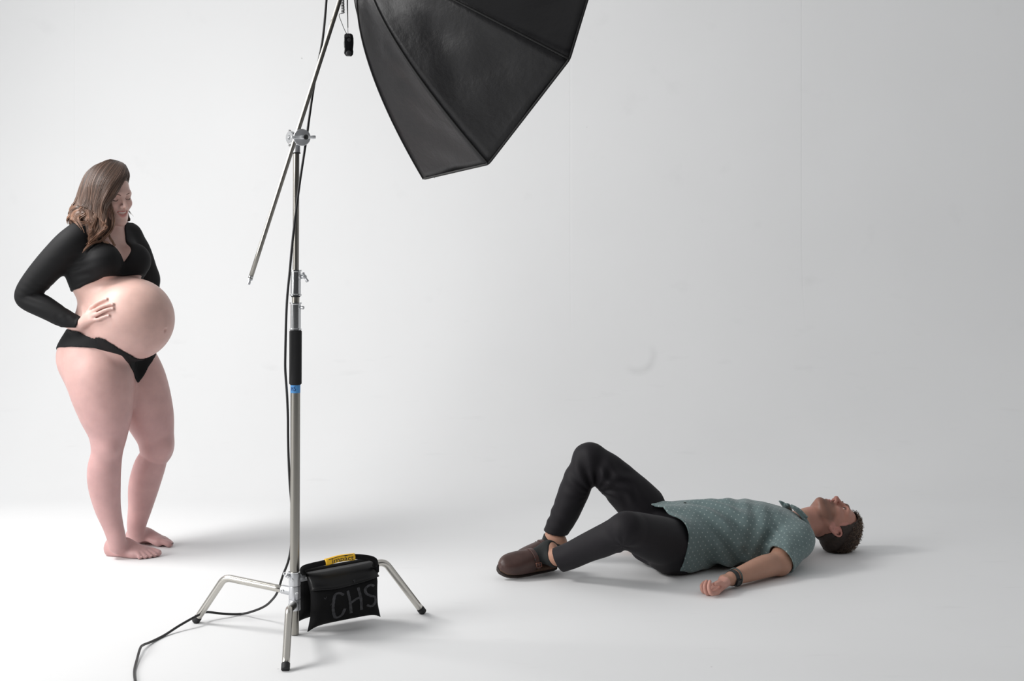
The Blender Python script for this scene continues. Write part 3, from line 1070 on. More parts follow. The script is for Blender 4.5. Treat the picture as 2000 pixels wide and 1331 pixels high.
# ------------------------------------------------------------------ head (local: forward, left, up; 0 = between the eyes' level)
def build_head(B, o, R, S3=(1, 1, 1), male=False, smile=False, ear=0.0):
    S3 = np.asarray(S3, float); s = float(S3.mean())

    def W(f, l, u):
        return np.asarray(o) + f * S3[0] * R[0] + l * S3[1] * R[1] + u * S3[2] * R[2]
    E = lambda c, r, k=.02: B.add(Ell(W(*c), R, np.array(r) * S3), k)
    E((-.014, 0, .036), (.098, .076, .084), .001)
    E((.026, 0, -.018), (.061, .064, .086), .03)
    jw = .053 if male else .047
    E((.030, 0, -.068), (.052, jw, .040), .025)
    B.add(Chain([W(.004, jw + .004, -.052), W(.030, jw - .006, -.084), W(.072, .012, -.104), W(.072, -.012, -.104), W(.030, -jw + .006, -.084), W(.004, -jw - .004, -.052)],
                np.array([.014, .015, .015, .015, .015, .014]) * s, 4), .022)
    B.add(Ell(W(.076, 0, -.101), R, np.array([.017, .020 if male else .016, .016]) * S3), .016)
    ck = .004 if smile else 0
    for g in (1, -1):
        E((.054 + ck, g * .038, -.032 + ck), (.027, .023, .021), .022)                       # cheekbone
    B.add(Chain([W(.066, .046, .016), W(.083, .030, .022), W(.088, 0, .022), W(.083, -.030, .022), W(.066, -.046, .016)], np.array([.010, .011, .010, .011, .010]) * s, 4), .018)
    for g in (1, -1):
        B.cut(Ell(W(.099, g * .030, .001), R, np.array([.020, .019, .0135]) * S3), .014)      # socket
    for g in (1, -1):
        E((.0725, g * .031, .0005), (.0125, .0145, .0115), .006)                               # lids over the eye
    # nose
    B.add(Chain([W(.085, 0, .018), W(.093, 0, .002), W(.106, 0, -.024), W(.1095, 0, -.031)], np.array([.0075, .0075, .0090, .0098]) * s * (1.08 if male else 1), 4), .012)
    for g in (1, -1):
        B.add(Ell(W(.0955, g * .0115, -.0345), R, np.array([.0105, .0075, .0075]) * S3), .007)
        B.cut(Ell(W(.1010, g * .0062, -.0435), R, np.array([.0050, .0028, .0036]) * S3), .003)
    # mouth mound and lips
    E((.073, 0, -.064), (.021, .027, .024), .018)
    if smile:
        m = [(.0700, .0305, -.0520), (.0850, .0200, -.0560), (.0935, .006, -.0575), (.0935, -.006, -.0575), (.0850, -.0200, -.0560), (.0700, -.0305, -.0520)]
        W.lips = [B.add(Chain([W(*q) for q in m], np.array([.0030, .0040, .0046, .0046, .0040, .0030]) * s, 3), .005)]
        m2 = [(.0700, .0300, -.0535), (.0830, .0205, -.0660), (.0895, .007, -.0745), (.0895, -.007, -.0745), (.0830, -.0205, -.0660), (.0700, -.0300, -.0535)]
        W.lips.append(B.add(Chain([W(*q) for q in m2], np.array([.0030, .0044, .0056, .0056, .0044, .0030]) * s, 3), .005))
        B.cut(Chain([W(.077, .0265, -.0545), W(.0890, .016, -.0600), W(.0950, 0, -.0650), W(.0890, -.016, -.0600), W(.077, -.0265, -.0545)], np.array([.0014, .0050, .0062, .0050, .0014]) * s, 5), .0025)
        W.mouth = Ell(W(.088, 0, -.0625), R, np.array([.016, .0275, .0095]) * S3)
    else:
        m = [(.076, .024, -.0635), (.087, .013, -.0605), (.0925, .004, -.0595), (.0925, -.004, -.0595), (.087, -.013, -.0605), (.076, -.024, -.0635)]
        W.lips = [B.add(Chain([W(*q) for q in m], np.array([.0030, .0042, .0048, .0048, .0042, .0030]) * s, 3), .006)]
        m2 = [(.076, .023, -.0655), (.086, .013, -.0705), (.0905, .004, -.0715), (.0905, -.004, -.0715), (.086, -.013, -.0705), (.076, -.023, -.0655)]
        W.lips.append(B.add(Chain([W(*q) for q in m2], np.array([.0030, .0048, .0056, .0056, .0048, .0030]) * s, 3), .006))
        B.cut(Chain([W(.083, .022, -.0648), W(.0975, 0, -.0655), W(.083, -.022, -.0648)], np.array([.0018, .0022, .0018]) * s, 6), .003)
    # ears
    for g in (1, -1):
        q = [(.004, .066, -.036), (-.001, .073, -.044), (-.012, .077, -.032), (-.022, .083, -.010), (-.021, .084, .008), (-.010, .080, .016), (.003, .073, .007), (.006, .069, -.008)]
        B.add(Chain([W(a, g * b, c + ear) for a, b, c in q], np.array([.0060, .0068, .0048, .0042, .0045, .0042, .0040, .0035]) * s, 4), .005)
        B.add(Ell(W(-.008, g * .070, -.014 + ear), R, np.array([.014, .006, .024]) * S3), .006)
        B.add(Chain([W(.000, g * .073, -.026 + ear), W(-.012, g * .078, -.016 + ear), W(-.013, g * .079, .000 + ear)], np.array([.003, .0034, .003]) * s, 4), .004)
        B.cut(Ell(W(-.001, g * .082, -.016 + ear), R, np.array([.0065, .0065, .009]) * S3), .005)
    return W


# ------------------------------------------------------------------ bare foot (local: forward, lateral(little toe side), up)
def build_foot(B, heel, fwd, lat, L=.235, k=.015, ankle=None, arch=True):
    fwd = np.asarray(fwd, float); lat = np.asarray(lat, float)
    up = np.array([0, 0, 1.0])
    def W(a, b, c):
        return np.asarray(heel) + a * L * fwd + b * L * lat + c * L * up
    A = np.array([fwd, lat, up])
    B.add(Ell(W(.145, 0, .130), A, np.array([.130, .125, .135]) * L), .035)
    B.add(Chain([W(.20, 0, .20), W(.40, .01, .215), W(.60, .0, .145), W(.74, -.02, .095)], np.array([.13, .115, .095, .080]) * L, 4, flat=(up, .9)), .03)
    B.add(Chain([W(.15, .06, .085), W(.40, .10, .075), W(.62, .135, .075), W(.70, .13, .070)], np.array([.085, .075, .075, .065]) * L, 4), .03)
    B.add(Chain([W(.45, -.075, .135), W(.62, -.115, .095), W(.72, -.125, .085)], np.array([.07, .075, .080]) * L, 4), .025)
    toes = [(.72, -.125, .95, -.135, .058, .060), (.74, -.045, .935, -.045, .043, .046), (.73, .025, .895, .035, .040, .043), (.71, .085, .845, .105, .038, .041), (.68, .135, .785, .165, .036, .040)]
    tips = []
    for a0, b0, a1, b1, r0, r1 in toes:
        m = (W(a0, b0, .075) * .5 + W(a1, b1, .06) * .5) + np.array([0, 0, .022 * L])
        B.add(Chain([W(a0, b0, .085), m, W(a1, b1, r1)], np.array([r0, r0 * .95, r1]) * L, 4), .007)
        tips.append((W(a1 + .018, b1, r1 + .030), r1 * L))
    if arch:
        B.cut(Ell(W(.44, -.115, -.02), A, np.array([.20, .11, .085]) * L), .02)
    return tips


# ------------------------------------------------------------------ hand: palm + five fingers given joint by joint
def build_hand(B, wrist, knuckles, fingers, thumb, palm_n, rw=.021, rk=.0095, rf=.0078, rt=.0068, k=.007):
    """knuckles: 4 points; fingers: 4 lists of points after the knuckle; thumb: list of points from the palm side"""
    wrist = np.asarray(wrist, float); K = [np.asarray(q, float) for q in knuckles]
    mid = sum(K) / 4
    for q in K:
        a = wrist * .78 + mid * .10 + q * .12
        B.add(Chain([a, a * .45 + q * .55, q], [.0135, .0125, rk], 4), .012)
    B.add(Chain([wrist * .75 + mid * .25, wrist * .3 + mid * .7], [.019, .020], 3, flat=(palm_n, .62)), .015)
    for i, (q, fl) in enumerate(zip(K, fingers)):
        pts = [q] + [np.asarray(f, float) for f in fl]
        n = len(pts)
        sc = .86 if i == 3 else 1.0
        rr = np.linspace(rk * .92, rt, n) * sc
        B.add(Chain(pts, rr, 4), k)
    tp = [np.asarray(t, float) for t in thumb]
    B.add(Chain(tp, np.linspace(.0135, .0082, len(tp)), 4), .012)
# ------------------------------------------------------------------ skin, hair and cloth materials
def skin_material(name):
    m = mat(name, (0.6, 0.4, 0.35), rough=0.46, attr='Col', spec=0.35, noise=0.07, nscale=16, bump=0.05, bscale=350, sss=0.12)
    return m


M_SKIN = skin_material('skin')
M_JERSEY = mat('black_jersey', (0.0065, 0.0065, 0.0072), rough=0.72, spec=0.22, sheen=0.0, bump=0.05, bscale=260)
M_HAIRCORE = mat('brown_hair_mass', (0.050, 0.027, 0.018), rough=0.6, spec=0.2, noise=0.3, nscale=60)
M_HAIR = mat('brown_hair', (0.1, 0.05, 0.03), rough=0.38, spec=0.5, attr='Col')
M_LASH = mat('dark_lash', (0.012, 0.008, 0.007), rough=0.6)
M_BROW = mat('brown_eyebrow', (0.13, 0.075, 0.055), rough=0.7)
M_TEETH = mat('teeth', (0.80, 0.77, 0.72), rough=0.3)
M_NAIL = mat('fingernail', (0.72, 0.47, 0.43), rough=0.3)
M_POLISH = mat('dark_nail_polish', (0.03, 0.02, 0.03), rough=0.2)

WD = 6.03


def wp_(px, py, dd):
    return P(px, py, WD + dd)


def wchain(rows, sub=12, flat=None):
    return Chain([wp_(r[0], r[1], r[2]) for r in rows], [r[3] for r in rows], sub, flat)


WF = np.array([.788, -.616, 0.0]); WR = np.array([-.616, -.788, 0.0]); ZZ = np.array([0, 0, 1.0])
W0 = wp_(203, 1000, 0); W0[2] = 0
rows = []
for py, cx, a, bf, bb in ((434, 207, .052, .052, .058), (447, 205, .075, .060, .070), (458, 203, .120, .070, .085), (475, 202, .146, .090, .105), (505, 203, .156, .112, .128),
                          (530, 203, .164, .120, .138), (550, 206, .157, .120, .132), (567, 208, .148, .115, .117), (585, 210, .137, .115, .098), (600, 209, .137, .115, .092),
                          (622, 206, .147, .115, .10), (650, 203, .163, .115, .117), (677, 203, .184, .108, .146), (700, 203, .186, .10, .150), (725, 205, .174, .085, .138), (755, 208, .145, .065, .112), (785, 212, .10, .04, .07)):
    dx = (cx - 203) * WD / FPX
    z = CAM_H - (py - YH) * WD / FPX
    rows.append((z, dx * WR[0], dx * WF[0], a, a, bf, bb))


def wloc(b, a, z):
    """forward b, right a, height z -> room"""
    return W0 + WF * b + WR * a + np.array([0, 0, z])


def wz(py):
    return CAM_H - (py - YH) * WD / FPX


WB = Field()
wtorso = WB.add(Loft(W0, ZZ, WR, WF, rows, 2.15), .001)
AXB = np.array([WF, WR, ZZ])
belly = WB.add(Ell(wp_(257, 624, -.09), AXB, (.186, .178, .178)), .055)
for s in (1, -1):
    WB.add(Ell(wloc(.098, s * .074, wz(510)), AXB, (.075, .076, .074)), .030)
    WB.add(Ell(wloc(-.050, s * .085, wz(702)), AXB, (.074, .074, .090)), .09)
WB.add(wchain([(190, 690, -.060, .122), (196, 738, -.08, .141), (205, 795, -.10, .117), (211, 842, -.10, .084), (209, 882, -.10, .0665), (203.5, 918, -.095, .0705), (204, 950, -.09, .0675),
               (210, 990, -.085, .0555), (220, 1025, -.08, .0440), (227, 1050, -.078, .0395), (229, 1066, -.077, .036)]), .035)
WB.add(wchain([(250, 690, .09, .105), (266, 745, .10, .130), (289, 805, .11, .110), (302, 848, .12, .084), (306, 874, .125, .0755), (300, 893, .13, .0635), (291, 915, .135, .0695), (281, 950, .14, .0675),
               (274, 990, .15, .0535), (267, 1025, .16, .0425), (267, 1046, .17, .038)]), .030)
WB.add(Ell(wp_(212, 876, -.150), np.eye(3), (.032, .025, .034)), .03)       # knee caps
WB.add(Ell(wp_(320, 872, .085), np.eye(3), (.030, .025, .036)), .03)
# feet
nh = G(206, 1083); nf = np.array([.95, -.31, 0]); nf /= np.linalg.norm(nf); nl = np.array([nf[1], -nf[0], 0])
fh = G(246, 1062); ff = np.array([.975, -.22, 0]); ff /= np.linalg.norm(ff); fl = np.array([-ff[1], ff[0], 0])
tips_n = build_foot(WB, nh, nf, nl, .255)
tips_f = build_foot(WB, fh, ff, fl, .242)
WB.add(Ell(nh + nf * .055 + nl * .030 + ZZ * .066, np.eye(3), (.012, .012, .014)), .02)    # ankle bone
WB.add(Ell(fh + ff * .055 - fl * .028 + ZZ * .070, np.eye(3), (.012, .012, .014)), .02)
# shoulders, arms
WB.add(wchain([(203, 428, .0, .046), (185, 443, -.05, .044), (160, 458, -.10, .050)]), .03)
WB.add(wchain([(214, 430, .02, .046), (234, 446, .07, .044), (252, 460, .125, .047)]), .03)
arm_n = wchain([(163, 464, -.10, .050), (143, 473, -.13, .0605), (108, 508, -.13, .0600), (73, 547, -.12, .0535), (53, 574, -.115, .0455), (58, 586, -.118, .0430), (90, 602, -.135, .0415), (130, 625, -.150, .0325), (154, 637, -.158, .0265)])
arm_f = wchain([(250, 463, .13, .048), (268, 487, .17, .049), (283, 525, .22, .046), (292, 552, .26, .041), (276, 585, .25, .036), (252, 612, .20, .029)])
WB.add(arm_n, .03); WB.add(arm_f, .03)
# neck and head
yaw, pitch, rollw = math.radians(50), math.radians(9), math.radians(7)
hf0 = np.array([math.sin(yaw), -math.cos(yaw), 0]); hl0 = np.array([math.cos(yaw), math.sin(yaw), 0])
hf = hf0 * math.cos(pitch) - ZZ * math.sin(pitch); hu = hf0 * math.sin(pitch) + ZZ * math.cos(pitch)
hl = hl0 * math.cos(rollw) + hu * math.sin(rollw)
HR = frame(hf, hl)
WHO = wp_(216.5, 383, -.02)
WB.add(Chain([wp_(203, 455, .01), wp_(208, 430, .0), WHO - HR[2] * .06 - HR[0] * .01], [.058, .052, .050], 4), .03)
HW = build_head(WB, WHO, HR, (1, 1, 1), male=False, smile=True)
nav = WB.march(323, 645, 5.4, 6.4)
if nav is not None:
    WB.cut(Ell(nav, AXB, (.008, .0055, .010)), .008)
    WB.add(Ell(nav + np.array([0, 0, .014]) - WF * .004, AXB, (.007, .008, .006)), .010)


def on_skin(px, py, out, d0=5.5, d1=6.4):
    q = WB.march(px, py, d0, d1)
    if q is None:
        q = wp_(px, py, -.12)
    return q + np.array([0, -out, 0])


kn = [on_skin(181, 601, .013), on_skin(185.5, 608, .014), on_skin(185, 617, .014), on_skin(182, 625, .013)]
fg = [[on_skin(190, 593.5, .012), on_skin(200, 588, .008), on_skin(208.5, 584.5, .006)],
      [on_skin(197, 601, .014), on_skin(209.5, 596.5, .010), on_skin(220.5, 594.5, .006)],
      [on_skin(197.5, 611, .014), on_skin(209.5, 605.5, .010), on_skin(220.5, 603, .006)],
      [on_skin(193, 624, .013), on_skin(203, 620, .009), on_skin(212.5, 616.5, .006)]]
wr = wp_(157, 636, -.163)
tips_h = [f[-1] for f in fg]
build_hand(WB, wr, kn, fg, [wr * .6 + kn[0] * .4, wp_(166, 612, -.150), wp_(164.5, 603, -.125), wp_(168, 597, -.098)], np.array([.2, -1, 0]))
# far hand rests on the far hip
fw = wp_(252, 612, .20)
fk = [fw + np.array([.03, -.035 + .0, -.05 + .0]) + np.array([.018, -.004, -.004]) * i for i in range(4)]
build_hand(WB, fw, fk, [[k_ + np.array([.005, -.02, -.03]), k_ + np.array([.006, -.035, -.055])] for k_ in fk], [fw + np.array([-.01, 0, -.02]), fw + np.array([-.015, -.03, -.05])], np.array([0, 1, 0]))

HW_STEP = 0.0037
WG = WB.grid(HW_STEP)
me, V = net_mesh('person', WG.D, WG.ax, 4)
# natural colour differences of the skin
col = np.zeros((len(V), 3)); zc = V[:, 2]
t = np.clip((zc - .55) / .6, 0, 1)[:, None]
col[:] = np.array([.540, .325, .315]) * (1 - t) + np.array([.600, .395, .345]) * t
q = (V - WHO) @ HR.T
hd = (np.abs(q[:, 2]) < .14) & (q[:, 0] > .02) & (np.abs(q[:, 1]) < .09)
lipd = np.minimum(*[c(V[:, 0].copy(), V[:, 1].copy(), V[:, 2].copy()) for c in HW.lips])
lw = np.clip((.0022 - lipd) / .0018, 0, 1)[:, None] * hd[:, None]
col = col * (1 - lw) + np.array([.52, .22, .20]) * lw
md = HW.mouth(V[:, 0], V[:, 1], V[:, 2])
inside = hd & (md < 0) & (lipd > .0012) & (q[:, 0] < .0845 - 8 * q[:, 1] ** 2)
col[inside] = (.07, .016, .014)
ck = np.exp(-(((q[:, 0] - .075) / .03) ** 2 + ((np.abs(q[:, 1]) - .042) / .022) ** 2 + ((q[:, 2] + .034) / .02) ** 2))[:, None] * hd[:, None]
col = col * (1 - .35 * ck) + np.array([.60, .30, .26]) * .35 * ck
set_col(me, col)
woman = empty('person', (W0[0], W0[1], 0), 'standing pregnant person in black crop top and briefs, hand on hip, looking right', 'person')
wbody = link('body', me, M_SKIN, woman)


def nail(name, c, ax_, rad_, m, parent):
    bm = bmesh.new()
    bmesh.ops.create_uvsphere(bm, u_segments=12, v_segments=8, radius=1.0)
    A = np.asarray(ax_)
    for v in bm.verts:
        p = np.asarray(c) + A[0] * v.co.x * rad_[0] + A[1] * v.co.y * rad_[1] + A[2] * v.co.z * rad_[2]
        v.co = Vector(p)
    return link(name, bm_mesh(bm, name), m, parent)


for (c, r), f_, l_ in [(x, nf, nl) for x in tips_n] + [(x, ff, fl) for x in tips_f]:
    nail('toenail', np.asarray(c) - ZZ * .0055, (f_, l_, ZZ), (r * .75, r * .72, .0040), M_POLISH if f_ is ff else M_NAIL, wbody)
for i, tp in enumerate(tips_h):
    f_ = fg[i][-1] - fg[i][-2]; f_ /= np.linalg.norm(f_)
    n_ = np.array([0, -1.0, 0]); n_ -= f_ * (n_ @ f_); n_ /= np.linalg.norm(n_); s_ = np.cross(f_, n_)
    nail('fingernail', tp + n_ * .0048 + f_ * .001, (f_, s_, n_), (.0055, .0042, .0022), M_NAIL, wbody)
for g in (1, -1):
    ly = [HW(.0805, g * .0165, -.0015), HW(.0862, g * .024, -.0062), HW(.0870, g * .032, -.0078), HW(.0825, g * .040, -.0058), HW(.0745, g * .0465, -.0010)]
    tube('eyelashes', spline(ly, 4), np.interp(np.linspace(0, 1, 17), [0, .4, .8, 1], [.0006, .0012, .0014, .0005]), M_LASH, wbody, 6)
    by = [HW(.0955, g * .013, .0165), HW(.0955, g * .024, .0205), HW(.0895, g * .036, .0225), HW(.0765, g * .048, .0175)]
    tube('eyebrow', spline(by, 5), np.interp(np.linspace(0, 1, 16), [0, .3, 1], [.0016, .0022, .0008]), M_BROW, wbody, 6)
nail('teeth', HW(.0785, 0, -.0600), HR, (.0148, .0225, .0048), M_TEETH, wbody)

# ---- clothes: cut from the body's own surface, a few millimetres out
cuff = wp_(155, 637, -.158); fdv = wp_(155, 637, -.158) - wp_(110, 613, -.14); fdv /= np.linalg.norm(fdv)
cuff2 = wp_(256, 607, .207); fd2 = wp_(252, 612, .20) - wp_(276, 585, .25); fd2 /= np.linalg.norm(fd2)
el_c = wp_(75, 580, -.13)
bust = wloc(.05, .14, wz(520))


def crop_top_field(X, Y, Z, d):
    t_, u_, v_ = wtorso.coords(X, Y, Z)
    hem = np.interp(v_, [-.15, -.06, .03, .09, .13, .17, .25], [1.146, 1.150, 1.168, 1.196, 1.216, 1.228, 1.232])
    nw = np.interp(Z, [1.20, 1.275, 1.33, 1.39, 1.44, 1.50], [-.05, 0.0, .036, .062, .078, .085])
    neck = np.where(v_ > -.03, nw - np.abs(u_), np.where(Z > 1.425, .085 - np.abs(u_), -.05))
    torso_reg = np.maximum(np.maximum(hem - Z, neck), np.maximum(np.abs(u_) - .24, Z - 1.452))
    an = arm_n(X, Y, Z); af = arm_f(X, Y, Z)
    cutn = (X - cuff[0]) * fdv[0] + (Y - cuff[1]) * fdv[1] + (Z - cuff[2]) * fdv[2]
    cutf = (X - cuff2[0]) * fd2[0] + (Y - cuff2[1]) * fd2[1] + (Z - cuff2[2]) * fd2[2]
    arm_reg = np.maximum(np.minimum(np.maximum(an - .010, cutn), np.maximum(af - .010, cutf)), neck)
    # stretch folds: at the elbow bend, the cuff and under the bust
    de = np.sqrt((X - el_c[0]) ** 2 + (Y - el_c[1]) ** 2 + (Z - el_c[2]) ** 2)
    along = X * fdv[0] + Z * fdv[2]
    cz = np.exp(-((cutn + .06) / .06) ** 2)
    fold = .0022 * np.sin((X * .5 + Z * 1.4) * 150) * np.exp(-(de / .06) ** 2) + .0013 * np.sin(along * 170 + 2.5 * np.sin(Y * 70 + Z * 90)) * np.clip(1.2 * np.sin(Z * 75 + Y * 60), 0, 1) * cz * (an < .03)
    db = np.sqrt((X - bust[0]) ** 2 + (Y - bust[1]) ** 2 + (Z - bust[2]) ** 2)
    fold = fold + .0022 * np.sin((Z - .22 * v_) * 170) * np.exp(-(db / .075) ** 2)
    band = .0016 * np.exp(-((Z - hem - .006) / .004) ** 2) * (an > .02)
    return d - .0060 - fold - band, np.minimum(torso_reg, arm_reg)


def briefs_field(X, Y, Z, d):
    t_, u_, v_ = wtorso.coords(X, Y, Z)
    wv = np.clip((v_ + .01) / .04, 0, 1)
    lowf = np.interp(u_, [-.22, -.169, -.13, -.10, -.075, -.05, 0, .069, .138, .19], [.882, .853, .824, .782, .752, .790, .842, .885, .917, .921])
    lowb = np.interp(np.abs(u_), [0, .03, .08, .14, .20], [.70, .80, .85, .89, .921])
    low = lowf * wv + lowb * (1 - wv)
    tpf = np.interp(u_, [-.22, -.15, -.03, .0, .024, .07, .10, .132, .150, .168, .185], [.90, .866, .863, .867, .875, .898, .917, .945, .966, .982, .99])
    tpz = tpf * wv + .99 * (1 - wv)
    return d - .0045, np.maximum.reduce([low - Z, Z - tpz, .003 - arm_n(X, Y, Z)])


tm, tv = net_mesh('crop_top', *WG.shell((-2.3, 5.6, 1.0), (-1.3, 6.6, 1.52), crop_top_field, .016), 1)
otop = link('crop_top', tm, M_JERSEY, woman)
tag(otop, 'black long-sleeved crop top with a deep neckline')
bmh, bv = net_mesh('briefs', *WG.shell((-2.15, 5.6, .68), (-1.3, 6.6, 1.03), briefs_field, .016), 1)
obr = link('briefs', bmh, M_JERSEY, woman)

# ---- hair: one mass with loose wavy strands over it
guides = np.array([
    [(240, 329, .030), (248, 341, .055), (243, 362, .085), (240, 385, .100), (240, 402, .105), (243, 415, .105), (247, 425, .10), (250, 432, .10), (252, 437, .10), (253, 441, .10)],
    [(238, 327, -.01), (244, 340, -.045), (236, 357, -.068), (225, 375, -.085), (216, 394, -.092), (212, 411, -.100), (214, 430, -.11), (211, 450, -.13), (196, 472, -.14), (174, 490, -.14)],
    [(231, 325, -.01), (229, 339, -.055), (217, 361, -.080), (207, 386, -.095), (203, 408, -.105), (204, 428, -.112), (199, 450, -.125), (189, 470, -.135), (179, 484, -.14), (172, 491, -.14)],
    [(225, 323, .0), (215, 335, -.050), (204, 360, -.085), (195, 386, -.100), (189, 408, -.105), (184, 430, -.112), (178, 452, -.13), (173, 469, -.14), (170, 481, -.145), (168, 488, -.145)],
    [(219, 322, .0), (195, 333, -.040), (182, 360, -.075), (174, 385, -.090), (168, 405, -.095), (163, 423, -.10), (159, 438, -.105), (155, 450, -.12), (152, 460, -.13), (150, 466, -.13)],
    [(213, 322, .01), (179, 337, .0), (165, 362, -.020), (158, 385, -.030), (153, 402, -.04), (147, 417, -.055), (142, 428, -.065), (138, 436, -.07), (136, 441, -.08), (134, 446, -.09)],
    [(213, 322, .02), (186, 336, .055), (172, 362, .075), (166, 385, .075), (162, 402, .07), (160, 417, .065), (158, 430, .055), (155, 440, .05), (153, 447, .05), (152, 452, .05)],
    [(222, 324, .03), (210, 334, .085), (198, 360, .11), (192, 385, .115), (190, 402, .11), (190, 417, .105), (190, 428, .10), (190, 436, .10), (189, 443, .10), (188, 448, .10)],
    [(236, 328, .035), (234, 338, .085), (225, 362, .12), (220, 385, .125), (220, 402, .125), (222, 417, .12), (226, 427, .11), (230, 433, .11), (232, 438, .11), (233, 442, .11)],
    [(240, 329, .030), (248, 341, .055), (243, 362, .085), (240, 385, .100), (240, 402, .105), (243, 415, .105), (247, 425, .10), (250, 432, .10), (252, 437, .10), (253, 441, .10)]], float)
GW = np.array([[wp_(*p) for p in g] for g in guides])            # guides x points x 3


def hair_curve(s):
    i = int(min(s, len(GW) - 1.0001)); f = s - i
    if i == 0:                                                   # over the parting: no blending across the face
        return GW[1] if f > .5 else GW[0]
    return GW[i] * (1 - f) + GW[i + 1] * f


class WTop:
    lo, hi = np.array([-9, -9, -9.]), np.array([9, 9, 9.])

    @staticmethod
    def __call__(x, y, z):
        return WB.near(np.stack([x, y, z], 1), .02) - .008


WTop = WTop()
HB = Field()
HB.add(Ell(HW(-.022, 0, .040), HR, (.100, .083, .086)), .001)
for s in list(np.arange(1.0, 9.01, .5)):
    c = WB.push_out(hair_curve(s), .010)
    HB.add(Chain(c[:8], np.interp(np.arange(8) / 9, [0, .2, .6, .8], [.010, .015, .017, .008]), 4), .02)
HB.cut(Ell(HW(.075, -.012, -.035), HR, (.062, .070, .098)), .012)
HB.cut(Ell(HW(.10, .02, .02), HR, (.045, .080, .075)), .012)
hG = HB.grid(.005)
hm_, hv_ = net_mesh('hair', hG.D, hG.ax, 2)
hair = link('hair', hm_, M_HAIRCORE, woman)
tag(hair, 'long wavy brown hair falling over the shoulder')
# parameter surface lying on the hair mass: rows = position round the head, columns = root to tip
svals = np.concatenate([np.linspace(1.0, 6.0, 46), np.linspace(6.1, 9.0, 20)])
tcols = np.linspace(0, 1, 40)
surf = []
for s in svals:
    c = spline(hair_curve(s), 8)
    m_ = np.linspace(0, len(c) - 1, len(tcols))
    surf.append(np.stack([np.interp(m_, np.arange(len(c)), c[:, i]) for i in range(3)], 1))
surf = np.array(surf)
HB.ops.append((1, WTop, .004))
shp = surf.shape
e = .004
pts = WB.push_out(surf.reshape(-1, 3), .020, 4)
d0 = WB.near(pts, .06)
gw = np.stack([WB.near(pts + np.eye(3)[i] * e, .06) - d0 for i in range(3)], 1)
gw /= np.linalg.norm(gw, axis=1)[:, None] + 1e-9
for it in range(14):                                              # walk outwards until clear of the mass
    d = HB.near(pts, .05)
    pts = pts + gw * np.clip(.0012 - d, 0, .02)[:, None]
surf = pts.reshape(shp)
for it in range(9):
    surf[1:-1] = surf[1:-1] * .5 + (surf[:-2] + surf[2:]) * .25
    surf[:, 1:-1] = surf[:, 1:-1] * .5 + (surf[:, :-2] + surf[:, 2:]) * .25
nrm_s = gw
for rep in range(5):
    pts = surf.reshape(-1, 3)
    for it in range(2):
        d = HB.near(pts, .05)
        pts = pts + gw * np.clip(.0014 - d, 0, .02)[:, None]
    surf = pts.reshape(shp)
    if rep < 4:
        for it in range(4):
            surf[1:-1] = surf[1:-1] * .5 + (surf[:-2] + surf[2:]) * .25
            surf[:, 1:-1] = surf[:, 1:-1] * .5 + (surf[:, :-2] + surf[:, 2:]) * .25
pts = surf.reshape(-1, 3)
surf = pts.reshape(shp); nrm_s = nrm_s.reshape(shp)


def surf_at(s, t):
    i = np.interp(s, svals, np.arange(len(svals))); j = np.clip(t, 0, 1) * (len(tcols) - 1)
    i0 = np.clip(i.astype(int), 0, len(svals) - 2); j0 = np.clip(j.astype(int), 0, len(tcols) - 2)
    fi = (i - i0)[:, None]; fj = (j - j0)[:, None]
    def bl(A):
        return (A[i0, j0] * (1 - fi) + A[i0 + 1, j0] * fi) * (1 - fj) + (A[i0, j0 + 1] * (1 - fi) + A[i0 + 1, j0 + 1] * fi) * fj
    return bl(surf), bl(nrm_s)


tpar = np.linspace(0, 1, 36)
base_brown = np.array([.060, .036, .026])
curves, rads, cols_ = [], [], []
NLOCK = 74
for j in range(NLOCK):
    s0 = np.interp(j / (NLOCK - 1), [0, .72, 1], [1.0, 5.7, 8.8]) + RNG.normal() * .03
    wid = RNG.uniform(.07, .13) if s0 < 6 else .2
    tip = RNG.uniform(.84, 1.0)
    ph = s0 * 5.1 + RNG.normal() * .35; frq = RNG.uniform(13.5, 17.0)
    A1 = RNG.uniform(.13, .24); A2 = RNG.uniform(.004, .009); lift = RNG.uniform(0, .007)
    tone_l = RNG.uniform(.55, 1.5)
    for q_ in range(19):
        off = RNG.normal() * wid
        t = tpar * tip * RNG.uniform(.93, 1.0)
        env = np.clip((t - .22) / .45, 0, 1) ** 1.2
        clump = 1 - .62 * np.clip((t - .25) / .75, 0, 1) ** 1.2
        s_ = s0 + off * clump + A1 * env * np.sin(frq * t + ph) + RNG.normal() * .01
        pnt, nn = surf_at(np.clip(s_, 1.0, 9.0), t)
        dpt = .0008 + lift * env + (A2 * env * (1 + np.cos(frq * t + ph))) + RNG.random() * .0022 * np.cos(min(1.5, abs(off / wid) * .8))
        curves.append(pnt + nn * dpt[:, None])
        rads.append(RNG.uniform(.0008, .0019) * np.interp(tpar, [0, .08, .7, 1], [.8, 1, 1, .2]))
        wm = np.interp(tpar * tip, [0, .45, .75, 1], [0, .15, .7, 1])[:, None]
        cols_.append((base_brown * (1 - wm) + np.array([.200, .098, .056]) * wm) * tone_l * RNG.uniform(.72, 1.3))
